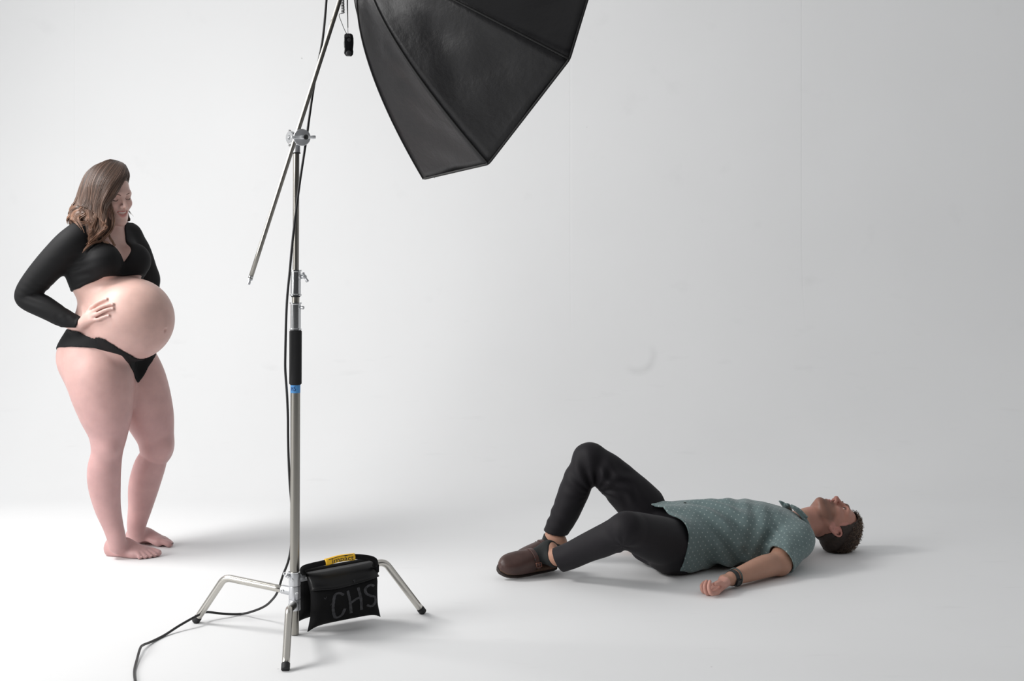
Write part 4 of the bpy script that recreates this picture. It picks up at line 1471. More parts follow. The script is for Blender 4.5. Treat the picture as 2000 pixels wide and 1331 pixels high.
# a few long loose curls in front of the shoulder
for px0, rows_ in ((0, [(212, 392, -.115), (218, 408, -.115), (222, 425, -.115), (220, 445, -.13), (208, 461, -.14), (192, 474, -.145), (176, 485, -.15), (165, 492, -.15)]),
                   (1, [(217, 430, -.115), (211, 447, -.13), (214, 462, -.13), (221, 474, -.125), (220, 485, -.125), (212, 490, -.125)]),
                   (2, [(204, 430, -.12), (207, 448, -.13), (200, 463, -.14), (204, 474, -.14), (209, 481, -.14), (208, 488, -.14)]),
                   (3, [(190, 440, -.13), (184, 458, -.145), (190, 470, -.145), (180, 482, -.15), (172, 492, -.15), (176, 497, -.15)])):
    cc = spline([wp_(*r) for r in rows_], 8)
    mm = np.linspace(0, len(cc) - 1, len(tpar)); cc = np.stack([np.interp(mm, np.arange(len(cc)), cc[:, i]) for i in range(3)], 1)
    cc = WB.push_out(cc, .014, 3)
    for q_ in range(16):
        o_ = RNG.normal(size=3) * np.array([.0030, .0030, .0030])
        curves.append(cc + o_ * np.interp(tpar, [0, .6, 1], [1.2, 1, .25])[:, None])
        rads.append(RNG.uniform(.0008, .0017) * np.interp(tpar, [0, .7, 1], [1, 1, .25]))
        wm = np.interp(tpar, [0, 1], [.35, 1])[:, None]
        cols_.append((base_brown * (1 - wm) + np.array([.200, .098, .056]) * wm) * RNG.uniform(.6, 1.35))
curves = np.array(curves); rad_ = np.array(rads); scol = np.array(cols_)


def strand_mesh(name, curves, radii, colors, sides=5):
    n, m, _ = curves.shape
    tan = np.gradient(curves, axis=1); tan /= np.linalg.norm(tan, axis=2)[..., None] + 1e-12
    ref = np.array([.31, -.62, .72])
    u = np.cross(tan, ref); u /= np.linalg.norm(u, axis=2)[..., None] + 1e-9
    w = np.cross(tan, u)
    a = np.linspace(0, 2 * np.pi, sides, endpoint=False)
    Vv = curves[:, :, None, :] + radii[:, :, None, None] * (np.cos(a)[None, None, :, None] * u[:, :, None, :] + np.sin(a)[None, None, :, None] * w[:, :, None, :])
    ids = np.arange(n * m * sides).reshape(n, m, sides)
    Fq = np.stack([ids[:, :-1], np.roll(ids, -1, 2)[:, :-1], np.roll(ids, -1, 2)[:, 1:], ids[:, 1:]], -1).reshape(-1, 4)
    me = np_mesh(name, Vv.reshape(-1, 3), Fq)
    set_col(me, np.repeat(colors.reshape(-1, 3), sides, axis=0))
    return me


hs = link('hair_strands', strand_mesh('hair_strands', curves, rad_, scol, 4), M_HAIR, hair)
hs['kind'] = 'stuff'
# ------------------------------------------------------------------ person lying on the floor
MO = np.array([.687, 5.80, 0.0]); MA = np.array([.945, .327, 0.0]); MA /= np.linalg.norm(MA); ML = np.array([MA[1], -MA[0], 0.0])
AXM = np.array([MA, ML, ZZ])


def ml(t, l, z):
    return MO + MA * t + ML * l + ZZ * z


M_DENIM = mat('charcoal_trousers', (0.0110, 0.0097, 0.0122), rough=0.65, spec=0.22, bump=0.06, bscale=300)
M_SOCK = mat('black_sock', (0.007, 0.009, 0.009), rough=0.8, bump=0.2, bscale=500)
M_CLOG = mat('oiled_brown_leather', (0.062, 0.032, 0.027), rough=0.44, spec=0.4, noise=0.2, nscale=25, bump=0.08, bscale=60)
M_STRAP = mat('brown_leather_strap', (0.075, 0.038, 0.033), rough=0.42, spec=0.5, noise=0.15, nscale=40)
M_SOLE = mat('dark_brown_sole', (0.022, 0.014, 0.011), rough=0.7)
M_CORK = mat('cork_footbed', (0.10, 0.055, 0.035), rough=0.8, noise=0.3, nscale=120)
M_BUCKLE = mat('copper_buckle', (0.45, 0.22, 0.17), rough=0.35, metal=1.0)
M_BAND = mat('black_watch_band', (0.010, 0.012, 0.013), rough=0.5)
M_BEADS = mat('grey_green_beads', (0.05, 0.065, 0.06), rough=0.5)

MB_ = Field()
mtorso = MB_.add(Loft(MO, MA, ML, ZZ, [(-.11, 0, .11, .12, .12, .07, .085), (-.03, 0, .115, .155, .155, .095, .108), (.06, 0, .118, .155, .155, .108, .108), (.16, 0, .12, .150, .150, .112, .105),
                                         (.28, 0, .12, .162, .162, .118, .110), (.40, 0, .12, .172, .172, .115, .112), (.47, 0, .12, .160, .160, .100, .105), (.53, 0, .12, .105, .105, .080, .085), (.59, 0, .12, .06, .06, .055, .06)], 2.4), .001)
K_N = P(1224, 1035, 5.40); H_N = np.array([.695, 5.712, .110]); AN_N = P(1088, 1089, 5.605)
K_F = P(1150, 895, 5.88); H_F = np.array([.655, 5.895, .12]); AN_F = P(1077, 1056, 5.925)
# clogs: frames (toe direction, medial direction, instep normal)
ro_n = math.radians(33)
e_n = np.array([-.82, -.57, 0]); e_n /= np.linalg.norm(e_n); hz = np.array([-e_n[1] * -1, e_n[0] * -1, 0])
hz = np.array([e_n[1], -e_n[0], 0.0])                       # horizontal, away from the camera
w_n = hz * math.cos(ro_n) + ZZ * math.sin(ro_n); n_n = -hz * math.sin(ro_n) + ZZ * math.cos(ro_n)
S_N = G(1092, 1119) + w_n * .042 + n_n * .020 + ZZ * .004
e_f = np.array([-.82, -.57, 0]); e_f /= np.linalg.norm(e_f); w_f = np.array([-e_f[1], e_f[0], 0.0]); n_f = ZZ
S_F = np.array([.240, 5.945, .024])


def shoe_pt(S, e, w, n, a, b, c):
    return S + e * a + w * b + n * c


for hip, knee, ank, S, e, w, n in ((H_N, K_N, AN_N, S_N, e_n, w_n, n_n), (H_F, K_F, AN_F, S_F, e_f, w_f, n_f)):
    MB_.add(Chain([hip, hip * .5 + knee * .5, knee], [.080, .062, .046], 5), .03)
    MB_.add(Chain([knee, knee * .6 + ank * .4, ank, shoe_pt(S, e, w, n, .062, 0, .07)], [.044, .044, .036, .036], 5), .02)
    MB_.add(Chain([shoe_pt(S, e, w, n, .045, 0, .045), shoe_pt(S, e, w, n, .04, 0, .03)], [.034, .028], 3), .02)
    MB_.add(Chain([shoe_pt(S, e, w, n, .062, 0, .060), shoe_pt(S, e, w, n, .13, 0, .042), shoe_pt(S, e, w, n, .20, 0, .026), shoe_pt(S, e, w, n, .235, 0, .020)], [.036, .030, .020, .014], 4), .02)
# arms
SH_N = ml(.475, .165, .115); EL_N = np.array([1.092, 5.645, .052]); WR_N = P(1427, 1131, 5.435)
MB_.add(Chain([ml(.46, .10, .12), SH_N, SH_N * .5 + EL_N * .5, EL_N], [.06, .062, .057, .050], 8), .03)
MB_.add(Chain([EL_N, EL_N * .68 + WR_N * .32 + ZZ * .006, EL_N * .35 + WR_N * .65 + ZZ * .003, WR_N], [.045, .0455, .038, .0275], 10), .02)
SH_F = ml(.475, -.165, .115); EL_F = ml(.25, -.30, .05); WR_F = ml(.02, -.31, .04)
MB_.add(Chain([ml(.46, -.10, .12), SH_F, SH_F * .5 + EL_F * .5, EL_F], [.06, .062, .054, .044], 4), .03)
MB_.add(Chain([EL_F, EL_F * .65 + WR_F * .35, WR_F], [.044, .042, .026], 4), .02)
kf = [WR_F + MA * -.085 + ML * (.03 - .02 * i) - ZZ * .005 for i in range(4)]
build_hand(MB_, WR_F, kf, [[k_ - MA * .035 + ZZ * .008, k_ - MA * .05 + ZZ * .03] for k_ in kf], [WR_F - MA * .03 + ML * -.02, WR_F - MA * .07 - ML * .045, WR_F - MA * .09 - ML * .04 + ZZ * .02], ZZ)
kn_m = [P(1401, 1157, 5.315), P(1396, 1155, 5.34), P(1392, 1151, 5.365), P(1389, 1146, 5.39)]
fg_m = [[P(1389.5, 1160, 5.292), P(1384.5, 1148, 5.295), P(1386.5, 1136.5, 5.305)],
        [P(1381, 1159.5, 5.322), P(1376.5, 1146, 5.325), P(1380, 1136, 5.335)],
        [P(1375.5, 1156.5, 5.352), P(1370.5, 1146, 5.357), P(1375, 1138.5, 5.367)],
        [P(1376, 1149.5, 5.382), P(1372.5, 1142, 5.387), P(1377, 1137, 5.392)]]
build_hand(MB_, WR_N, kn_m, fg_m, [WR_N * .72 + kn_m[0] * .28 + ZZ * .006, P(1414, 1143, 5.345), P(1406, 1139.5, 5.325), P(1397, 1142, 5.310)], ZZ, rk=.0105, rt=.0072)
MB_.add(Ell(P(1413, 1130, 5.42), np.eye(3), (.018, .016, .014)), .012)          # heel of the palm
MB_.cut(Ell(P(1401, 1143, 5.352), np.eye(3), (.014, .012, .008)), .010)          # hollow of the palm
# head
bt, tw = math.radians(17), math.radians(9)
fu = MA * math.cos(bt) - ZZ * math.sin(bt); f0 = MA * math.sin(bt) + ZZ * math.cos(bt)
mf = f0 * math.cos(tw) + ML * math.sin(tw); mlft = ML * math.cos(tw) - f0 * math.sin(tw)
MR = frame(mf, mlft)
MHO = P(1627, 1026, 6.085)
MB_.add(Chain([ml(.48, 0, .125), ml(.55, 0, .130), MHO - MR[2] * .090 + MR[0] * .002, MHO - MR[2] * .03 - MR[0] * .02], [.074, .064, .060, .058], 4), .03)
MB_.add(Chain([ml(.50, .10, .11), ml(.57, .04, .10)], [.055, .05], 3), .03)
MB_.add(Chain([ml(.50, -.10, .11), ml(.57, -.04, .10)], [.055, .05], 3), .03)
MB_.add(Ell(MHO - MR[2] * .118 + MR[0] * .030, MR, (.016, .012, .012)), .015)     # larynx
MW = build_head(MB_, MHO, MR, (1.08, 1.03, .985), male=True, ear=-.016)

MG = MB_.grid(.0037)
me, V = net_mesh('person', MG.D, MG.ax, 4)
col = np.zeros((len(V), 3)); col[:] = (.430, .235, .165)
q = (V - MHO) @ MR.T / np.array([1.08, 1.03, .985])
hd = (q[:, 2] > -.17) & (np.abs(q[:, 1]) < .10)
col[hd] = (.430, .210, .160)
ear = hd & (np.abs(q[:, 1]) > .068) & (np.abs(q[:, 2] + .02) < .045)
col[ear] = (.50, .23, .19)
nose = np.exp(-((q[:, 0] - .105) / .02) ** 2 - (q[:, 1] / .018) ** 2 - ((q[:, 2] + .03) / .02) ** 2)[:, None] * hd[:, None]
col = col * (1 - .5 * nose) + np.array([.52, .20, .18]) * .5 * nose
jaw = np.clip((-.034 - q[:, 2] - .25 * np.clip(.06 - q[:, 0], 0, .1)) / .018, 0, 1) * np.clip((q[:, 2] + .135) / .02, 0, 1) * np.clip((q[:, 0] - .012) / .02, 0, 1)
mou = np.exp(-((q[:, 0] - .09) / .018) ** 2 - (q[:, 1] / .032) ** 2 - ((q[:, 2] + .049) / .010) ** 2)
jaw = np.clip(np.maximum(jaw, mou) * .80, 0, 1)[:, None] * hd[:, None]
col = col * (1 - jaw) + np.array([.150, .078, .055]) * jaw
lipd = np.minimum(*[c(V[:, 0].copy(), V[:, 1].copy(), V[:, 2].copy()) for c in MW.lips])
lw = np.clip((.0020 - lipd) / .0018, 0, 1)[:, None] * hd[:, None]
col = col * (1 - lw) + np.array([.45, .19, .17]) * lw
hand = np.linalg.norm(V - P(1395, 1148, 5.34), axis=1) < .085
col[hand] = (.55, .29, .235)
set_col(me, col)
man = empty('person', (MO[0], MO[1], 0), 'person lying on the floor with bent knees in teal dotted shirt and dark trousers', 'person')
mbody = link('body', me, M_SKIN, man)

# ---- eyes, brows
M_EYE = mat('eye_white', (.62, .55, .50), rough=.2)
M_IRIS = mat('dark_iris', (.03, .025, .02), rough=.15)
for g in (1, -1):
    nail('eye', MW(.0800, g * .031, -.0008), MR, (.0062, .0100, .0040), M_EYE, mbody)
    nail('iris', MW(.0848, g * .030, -.0005), MR, (.0020, .0042, .0036), M_IRIS, mbody)
    ly = [MW(.0835, g * .020, .0015), MW(.0872, g * .027, .0046), MW(.0868, g * .034, .0048), MW(.0805, g * .0425, .0010)]
    tube('eyelashes', spline(ly, 4), np.interp(np.linspace(0, 1, 13), [0, .5, 1], [.0008, .0015, .0008]), M_LASH, mbody, 6)
    by = [MW(.0985, g * .012, .0170), MW(.0985, g * .024, .0215), MW(.0915, g * .036, .0235), MW(.0780, g * .0490, .0185)]
    tube('eyebrow', spline(by, 5), np.interp(np.linspace(0, 1, 16), [0, .3, 1], [.0026, .0034, .0012]), M_BROW, mbody, 6)

# ---- hair: close at the sides, curly on the crown
M_MHAIR = mat('dark_brown_short_hair', (.030, .018, .013), rough=.6, noise=.4, nscale=90, bump=.5, bscale=160)


def hairline(x, y, z, d):
    r = np.stack([x, y, z], 1) - MHO
    q = r @ MR.T / np.array([1.08, 1.03, .985])
    f, l, u = q[:, 0], np.abs(q[:, 1]), q[:, 2]
    hl_ = np.interp(f, [-.12, -.07, -.035, -.012, .004, .016, .026, .040, .060, .09], [-.075, -.068, -.058, -.020, -.024, -.018, .012, .044, .078, .098])
    hl_ = hl_ + np.where((f > .02) & (l < .035), .012 * (1 - l / .035), 0)
    ear_ = (np.sqrt(((f + .008) / .026) ** 2 + ((u + .030) / .034) ** 2) - 1) * .026 * np.where(l > .062, 1, 0) + np.where(l > .062, 0, .05)
    thick = .004 + .006 * np.clip((u - .02) / .06, 0, 1)
    bump_ = .0025 * np.sin(x * 420 + 3 * np.sin(z * 260)) * np.sin(y * 390 + z * 310) * np.clip((u - .03) / .05, 0.15, 1)
    return d - thick - bump_, np.maximum(hl_ - u, -ear_)


lo = MHO - .2; hi = MHO + .2
hm2, hv2 = net_mesh('hair', *MG.shell(lo, hi, hairline, .006), 1)
mhair = link('hair', hm2, M_MHAIR, man)
# loose curls
roots = []
while len(roots) < 1700:
    d_ = RNG.normal(size=3); d_ /= np.linalg.norm(d_)
    f, l, u = d_ * np.array([.100, .078, .087]) + np.array([-.014, 0, .036])
    if u < np.interp(f, [-.12, -.03, .02, .05, .09], [.02, .03, .045, .072, .10]): continue
    roots.append((d_, (f, l, u)))
nt_ = 16; tp_ = np.linspace(0, 1, nt_)
cur, mc = [], []
for d_, r in roots:
    p0 = MW(*r); nrm = (d_ / np.array([.100, .078, .087])); nrm /= np.linalg.norm(nrm); nrm = MR.T @ nrm
    tg = np.cross(nrm, RNG.normal(size=3)); tg /= np.linalg.norm(tg); bt_ = np.cross(nrm, tg)
    up_ = np.clip((r[2] - .03) / .08, .15, 1)
    hgt = (.006 + .015 * up_ * RNG.random()); rr = (.0035 + .004 * RNG.random()) * (.6 + .4 * up_)
    a = tp_ * RNG.uniform(4.5, 8.5)
    c = p0 + np.outer(.004 + tp_ * hgt, nrm) + np.outer(rr * (1 - np.cos(a)), tg) + np.outer(rr * np.sin(a), bt_)
    cur.append(c)
    tn = RNG.uniform(.6, 1.5)
    tipc = np.array([.200, .130, .085]) * up_ + np.array([.045, .027, .019]) * (1 - up_)
    mc.append((np.array([.050, .030, .021]) * (1 - tp_)[:, None] + tipc * tp_[:, None]) * tn)
cur = np.array(cur)
cur[:, :, 2] = np.maximum(cur[:, :, 2], .004)
rad2 = np.broadcast_to(np.interp(tp_, [0, .7, 1], [.0011, .0010, .0005]), (len(cur), nt_))
mst = link('hair_curls', strand_mesh('hair_curls', cur, rad2, np.array(mc), 4), M_HAIR, mhair)
mst['kind'] = 'stuff'

# ---- trousers
TB = Field()
TB.add(Loft(MO, MA, ML, ZZ, [(-.13, 0, .11, .09, .09, .07, .085), (-.07, 0, .116, .150, .150, .103, .112), (0, 0, .118, .168, .168, .112, .114), (.06, 0, .118, .165, .165, .112, .110)], 2.4), .001)
TB.add(Chain([H_N, H_N * .62 + K_N * .38 + np.array([.0, .0, -.004]), K_N * .8 + H_N * .2, K_N], [.102, .094, .079, .066], 12), .03)
TB.add(Chain([K_N, P(1190, 1052, 5.445), P(1150, 1069, 5.505), P(1118, 1084, 5.555), P(1092, 1094, 5.590), P(1080, 1099, 5.605)], [.065, .063, .056, .052, .050, .050], 10), .02)
TB.add(Ell(ml(-.06, .10, .085), AXM, (.10, .085, .082)), .05)
TB.add(Ell(ml(-.06, -.10, .085), AXM, (.10, .085, .082)), .05)
TB.add(Chain([H_F, P(1247, 982, 5.89), P(1197, 932, 5.885), P(1165, 903, 5.88), K_F], [.108, .094, .079, .066, .0605], 12), .03)
TB.add(Chain([K_F, P(1127, 946, 5.885), P(1106, 998, 5.90), P(1088, 1034, 5.915), P(1074, 1060, 5.925)], [.0600, .0640, .0585, .0500, .0460], 12), .02)
TG = TB.grid(.0042)
hem_n = P(1090, 1095, 5.592); hn = np.array([-.80, .20, -.42]); hn /= np.linalg.norm(hn)
hem_f = P(1085, 1040, 5.916); hfv = P(1074, 1060, 5.925) - P(1106, 998, 5.90); hfv /= np.linalg.norm(hfv); hfv = hfv + np.array([.28, 0, -.1]); hfv /= np.linalg.norm(hfv)
crease_f = P(1158, 968, 5.86); crease_n = P(1213, 1062, 5.40); hip_n = P(1285, 1040, 5.60)


def gauss(x, y, z, c, s):
    return np.exp(-((x - c[0]) ** 2 + (y - c[1]) ** 2 + (z - c[2]) ** 2) / (s * s))


def trouser_field(x, y, z, d):
    a1 = np.arctan2(z - crease_f[2], x - crease_f[0])
    f_ = .0060 * np.sin(a1 * 13 + 25 * (y - 5.85)) * gauss(x, y, z, crease_f + ZZ * .10 + np.array([-.01, 0, 0]), .10) * (1 - gauss(x, y, z, crease_f, .05))
    a2 = np.arctan2(z - crease_n[2], x - crease_n[0])
    f_ = f_ + .0042 * np.sin(a2 * 7) * (gauss(x, y, z, crease_n, .07) - gauss(x, y, z, crease_n, .03))
    f_ = f_ + .0060 * np.sin((x * .62 + z * .78) * 120 + 1.5 * np.sin((x - z) * 30)) * gauss(x, y, z, P(1200, 945, 5.82), .09)
    f_ = f_ + .0028 * np.sin((x + z * .6) * 130) * gauss(x, y, z, hem_f + ZZ * .07, .06) + .0025 * np.sin((x * .6 - z) * 140) * gauss(x, y, z, hem_n + np.array([.06, 0, .02]), .07)
    f_ = f_ + .0035 * np.sin((x * .9 + z * .3) * 55 + 20 * z) * gauss(x, y, z, hip_n, .08)
    g_ = np.maximum(d - f_ - .002, .0015 - z)
    cn = (x - hem_n[0]) * hn[0] + (y - hem_n[1]) * hn[1] + (z - hem_n[2]) * hn[2]
    near_leg = np.where((y < 5.74) & (x < .30), cn, -.05)
    cf = (x - hem_f[0]) * hfv[0] + (y - hem_f[1]) * hfv[1] + (z - hem_f[2]) * hfv[2]
    far_leg = np.where((y >= 5.74) & (x < .30), cf, -.05)
    t_ = (x - MO[0]) * MA[0] + (y - MO[1]) * MA[1]
    return g_, np.maximum(np.maximum(near_leg, far_leg), t_ + .02)


tm2, tv2 = net_mesh('trousers', *TG.shell((-.2, 5.2, -.02), (1.0, 6.3, .7), trouser_field, .011), 6, .8)
trs = link('trousers', tm2, M_DENIM, man)

# ---- shirt
SF = Field()
shl = SF.add(Loft(MO, MA, ML, ZZ, [(-.13, 0, .13, .205, .200, .134, .127), (-.05, 0, .13, .202, .196, .136, .127), (.06, 0, .13, .180, .180, .138, .126), (.16, 0, .13, .176, .176, .138, .124), (.28, 0, .13, .184, .184, .132, .126),
                                    (.38, 0, .13, .190, .190, .122, .126), (.45, 0, .13, .180, .180, .106, .120), (.51, 0, .125, .135, .135, .092, .105), (.56, 0, .12, .090, .090, .075, .085), (.60, 0, .118, .078, .078, .068, .075)], 2.5), .001)
slv = SF.add(Chain([ml(.44, .09, .125), SH_N + ZZ * .004, SH_N * .5 + EL_N * .5 + ZZ * .008, SH_N * -.10 + EL_N * 1.10 + ZZ * .004], [.075, .079, .070, .062], 10), .035)
slf = SF.add(Chain([ml(.44, -.09, .125), SH_F, SH_F * .5 + EL_F * .5 + ZZ * .008, SH_F * .2 + EL_F * .8 + ZZ * .01], [.075, .077, .072, .066], 5), .035)
SF.add(Chain([H_N, H_N * .7 + K_N * .3], [.113, .108], 4), .02)
SG = SF.grid(.0040)
sl_d = EL_N - SH_N; sl_d /= np.linalg.norm(sl_d); sl_c = SH_N * .12 + EL_N * .88
sl_n = sl_d + np.array([-.35, .25, -.10]); sl_n /= np.linalg.norm(sl_n)
sf_d = EL_F - SH_F; sf_d /= np.linalg.norm(sf_d); sf_c = SH_F * .30 + EL_F * .70
pit = ml(.36, .15, .15)


def shirt_field(x, y, z, d):
    t_ = (x - MO[0]) * MA[0] + (y - MO[1]) * MA[1]; l_ = (x - MO[0]) * ML[0] + (y - MO[1]) * ML[1]
    arc = np.arctan2(z - .12, l_) * .17
    # drag folds across the belly, fans from the arm pit, ripples at the hem
    fo = .0100 * np.sin(55 * (t_ * .62 + arc * .78) + 1.6 * np.sin(14 * t_ + 4)) * np.exp(-((t_ - .14) / .15) ** 2) * np.clip(l_ / .08 + .7, 0, 1)
    a3 = np.arctan2(z - pit[2], t_ - .37)
    fo = fo + .0035 * np.sin(a3 * 3 + 1.0) * (gauss(x, y, z, pit, .085) - gauss(x, y, z, pit, .035))
    fo = fo + .0050 * np.sin(48 * arc + 2 * np.sin(20 * t_)) * np.exp(-((t_ + .05) / .07) ** 2)
    fo = fo + .0035 * np.sin(80 * (t_ * .9 - arc * .45)) * np.exp(-((t_ - .30) / .10) ** 2)
    al = (x - SH_N[0]) * sl_d[0] + (y - SH_N[1]) * sl_d[1] + (z - SH_N[2]) * sl_d[2]
    fo = fo + .0035 * np.sin(al * 70 + (x + z) * 40) * gauss(x, y, z, SH_N * .6 + EL_N * .4, .09)
    plk = .0014 * (np.abs(l_ - .004) < .017) * (z > .15)
    pk = .0016 * ((t_ > .315) & (t_ < .425) & (l_ > .045) & (l_ < .135) & (z > .15))
    hem_ = -.092 + .030 * np.clip(l_ / .15, -.2, 1) + .010 * np.sin(arc * 30)
    cn = (x - sl_c[0]) * sl_n[0] + (y - sl_c[1]) * sl_n[1] + (z - sl_c[2]) * sl_n[2]
    cf = (x - sf_c[0]) * sf_d[0] + (y - sf_c[1]) * sf_d[1] + (z - sf_c[2]) * sf_d[2]
    near_ = slv(x, y, z) < .012; far_ = slf(x, y, z) < .012
    reg = np.maximum(np.maximum(hem_ - t_, np.where(t_ < -.05, z - .285, -.02)), -.02)
    reg = np.maximum(reg, np.where(near_, cn, -.05)); reg = np.maximum(reg, np.where(far_, cf, -.05))
    neck_ = .060 - np.sqrt((l_ / 1.0) ** 2 + ((z - .125) / 1.05) ** 2)
    reg = np.maximum(reg, np.where(t_ > .50, np.maximum(t_ - .575 + .025 * (z - .1) / .1, -.05), -.05))
    cuffr = .0016 * (cn > -.020) * near_
    return np.maximum(d - fo - plk - pk - cuffr - .002, .002 - z), reg


sm2, sv2 = net_mesh('shirt', *SG.shell((.3, 5.2, -.02), (1.6, 6.6, .5), shirt_field, .0085), 4, .8)


def shirt_material():
    m = mat('teal_dotted_cotton', (0.128, 0.180, 0.182), rough=0.75, spec=0.25, sheen=0.15, noise=0.10, nscale=35, bump=0.10, bscale=420)
    nt = m.node_tree; N, L = nt.nodes, nt.links
    b = N['Principled BSDF']; old = b.inputs['Base Color'].links[0].from_socket
    at = N.new('ShaderNodeAttribute'); at.attribute_name = 'cloth_uv'
    sp = N.new('ShaderNodeSeparateXYZ'); L.new(at.outputs['Vector'], sp.inputs[0])

    def mn(op, a, c=None):
        n = N.new('ShaderNodeMath'); n.operation = op
        for i, v in enumerate((a, c)):
            if v is None: continue
            if isinstance(v, (int, float)): n.inputs[i].default_value = v
            else: L.new(v, n.inputs[i])
        return n.outputs[0]
    CW, CH = .0270, .0150
    y = mn('DIVIDE', sp.outputs['Y'], CH)
    row = mn('FLOOR', y)
    odd = mn('MULTIPLY', mn('FLOORED_MODULO', row, 2.0), .5)
    x = mn('ADD', mn('DIVIDE', sp.outputs['X'], CW), odd)
    dx = mn('MULTIPLY', mn('SUBTRACT', mn('FRACT', x), .5), CW); dy = mn('MULTIPLY', mn('SUBTRACT', mn('FRACT', y), .5), CH)
    r = mn('SQRT', mn('ADD', mn('MULTIPLY', dx, dx), mn('MULTIPLY', dy, dy)))
    mr = N.new('ShaderNodeMapRange'); mr.inputs['From Min'].default_value = .0030; mr.inputs['From Max'].default_value = .0018
    L.new(r, mr.inputs['Value'])
    mx = N.new('ShaderNodeMix'); mx.data_type = 'RGBA'
    L.new(mn('MULTIPLY', mr.outputs['Result'], .62), mx.inputs['Factor'])
    L.new(old, mx.inputs['A']); mx.inputs['B'].default_value = (.46, .52, .50, 1)
    L.new(mx.outputs['Result'], b.inputs['Base Color'])
    return m


M_SHIRT = shirt_material()


def cloth_uv(me, V):
    t_ = (V - MO) @ MA; l_ = (V - MO) @ ML
    arc = np.arctan2(V[:, 2] - .12, l_) * .17
    uv = np.stack([t_, arc, 0 * t_], 1)
    on = slv(V[:, 0].copy(), V[:, 1].copy(), V[:, 2].copy()) < shl(V[:, 0], V[:, 1], V[:, 2]) - .004
    al = (V - SH_N) @ sl_d; r = (V - SH_N) - np.outer(al, sl_d)
    u1 = np.cross(sl_d, ZZ); u1 /= np.linalg.norm(u1); u2 = np.cross(sl_d, u1)
    uv[on] = np.stack([al, np.arctan2(r @ u2, r @ u1) * .074, 0 * al], 1)[on]
    a = me.attributes.new('cloth_uv', 'FLOAT_VECTOR', 'POINT')
    a.data.foreach_set('vector', uv.astype(np.float32).ravel())


cloth_uv(sm2, sv2)
shirt = link('shirt', sm2, M_SHIRT, man)
tag(shirt, 'teal short-sleeved shirt with small pale dots')
# collar
CF = Field()
for g in (1, -1):
    CF.add(Chain([ml(.625, 0, .055), ml(.615, g * .062, .085), ml(.592, g * .076, .140), ml(.568, g * .058, .195), ml(.545, g * .022, .222)], [.015, .019, .021, .020, .014], 5, flat=(np.array(ml(1, 0, 0) - ml(0, 0, 0)) * .55 + ZZ * .6 + ML * g * .5, .42)), .008)
    CF.add(Chain([ml(.575, g * .062, .190), ml(.550, g * .054, .218), ml(.530, g * .048, .234)], [.020, .019, .012], 4, flat=(ZZ * .9 + MA * .3, .34)), .006)
CGd = CF.grid(.003)
cm, cv = net_mesh('collar', CGd.D, CGd.ax, 1)
cloth_uv(cm, cv)
link('collar', cm, M_SHIRT, shirt)
for t_ in (.44, .34, .24, .14, .04):
    z_ = None
    for zz in np.linspace(.32, .15, 120):
        if SF.at([ml(t_, .004, zz)])[0] < 0:
            z_ = zz; break
    if z_:
        lathe('button', ml(t_, .004, z_ + .001), (0, 0, 1), [(0, .0052), (.0022, .0052), (.0026, .0040), (.0018, .0030)], M_BEADS, shirt, 14)


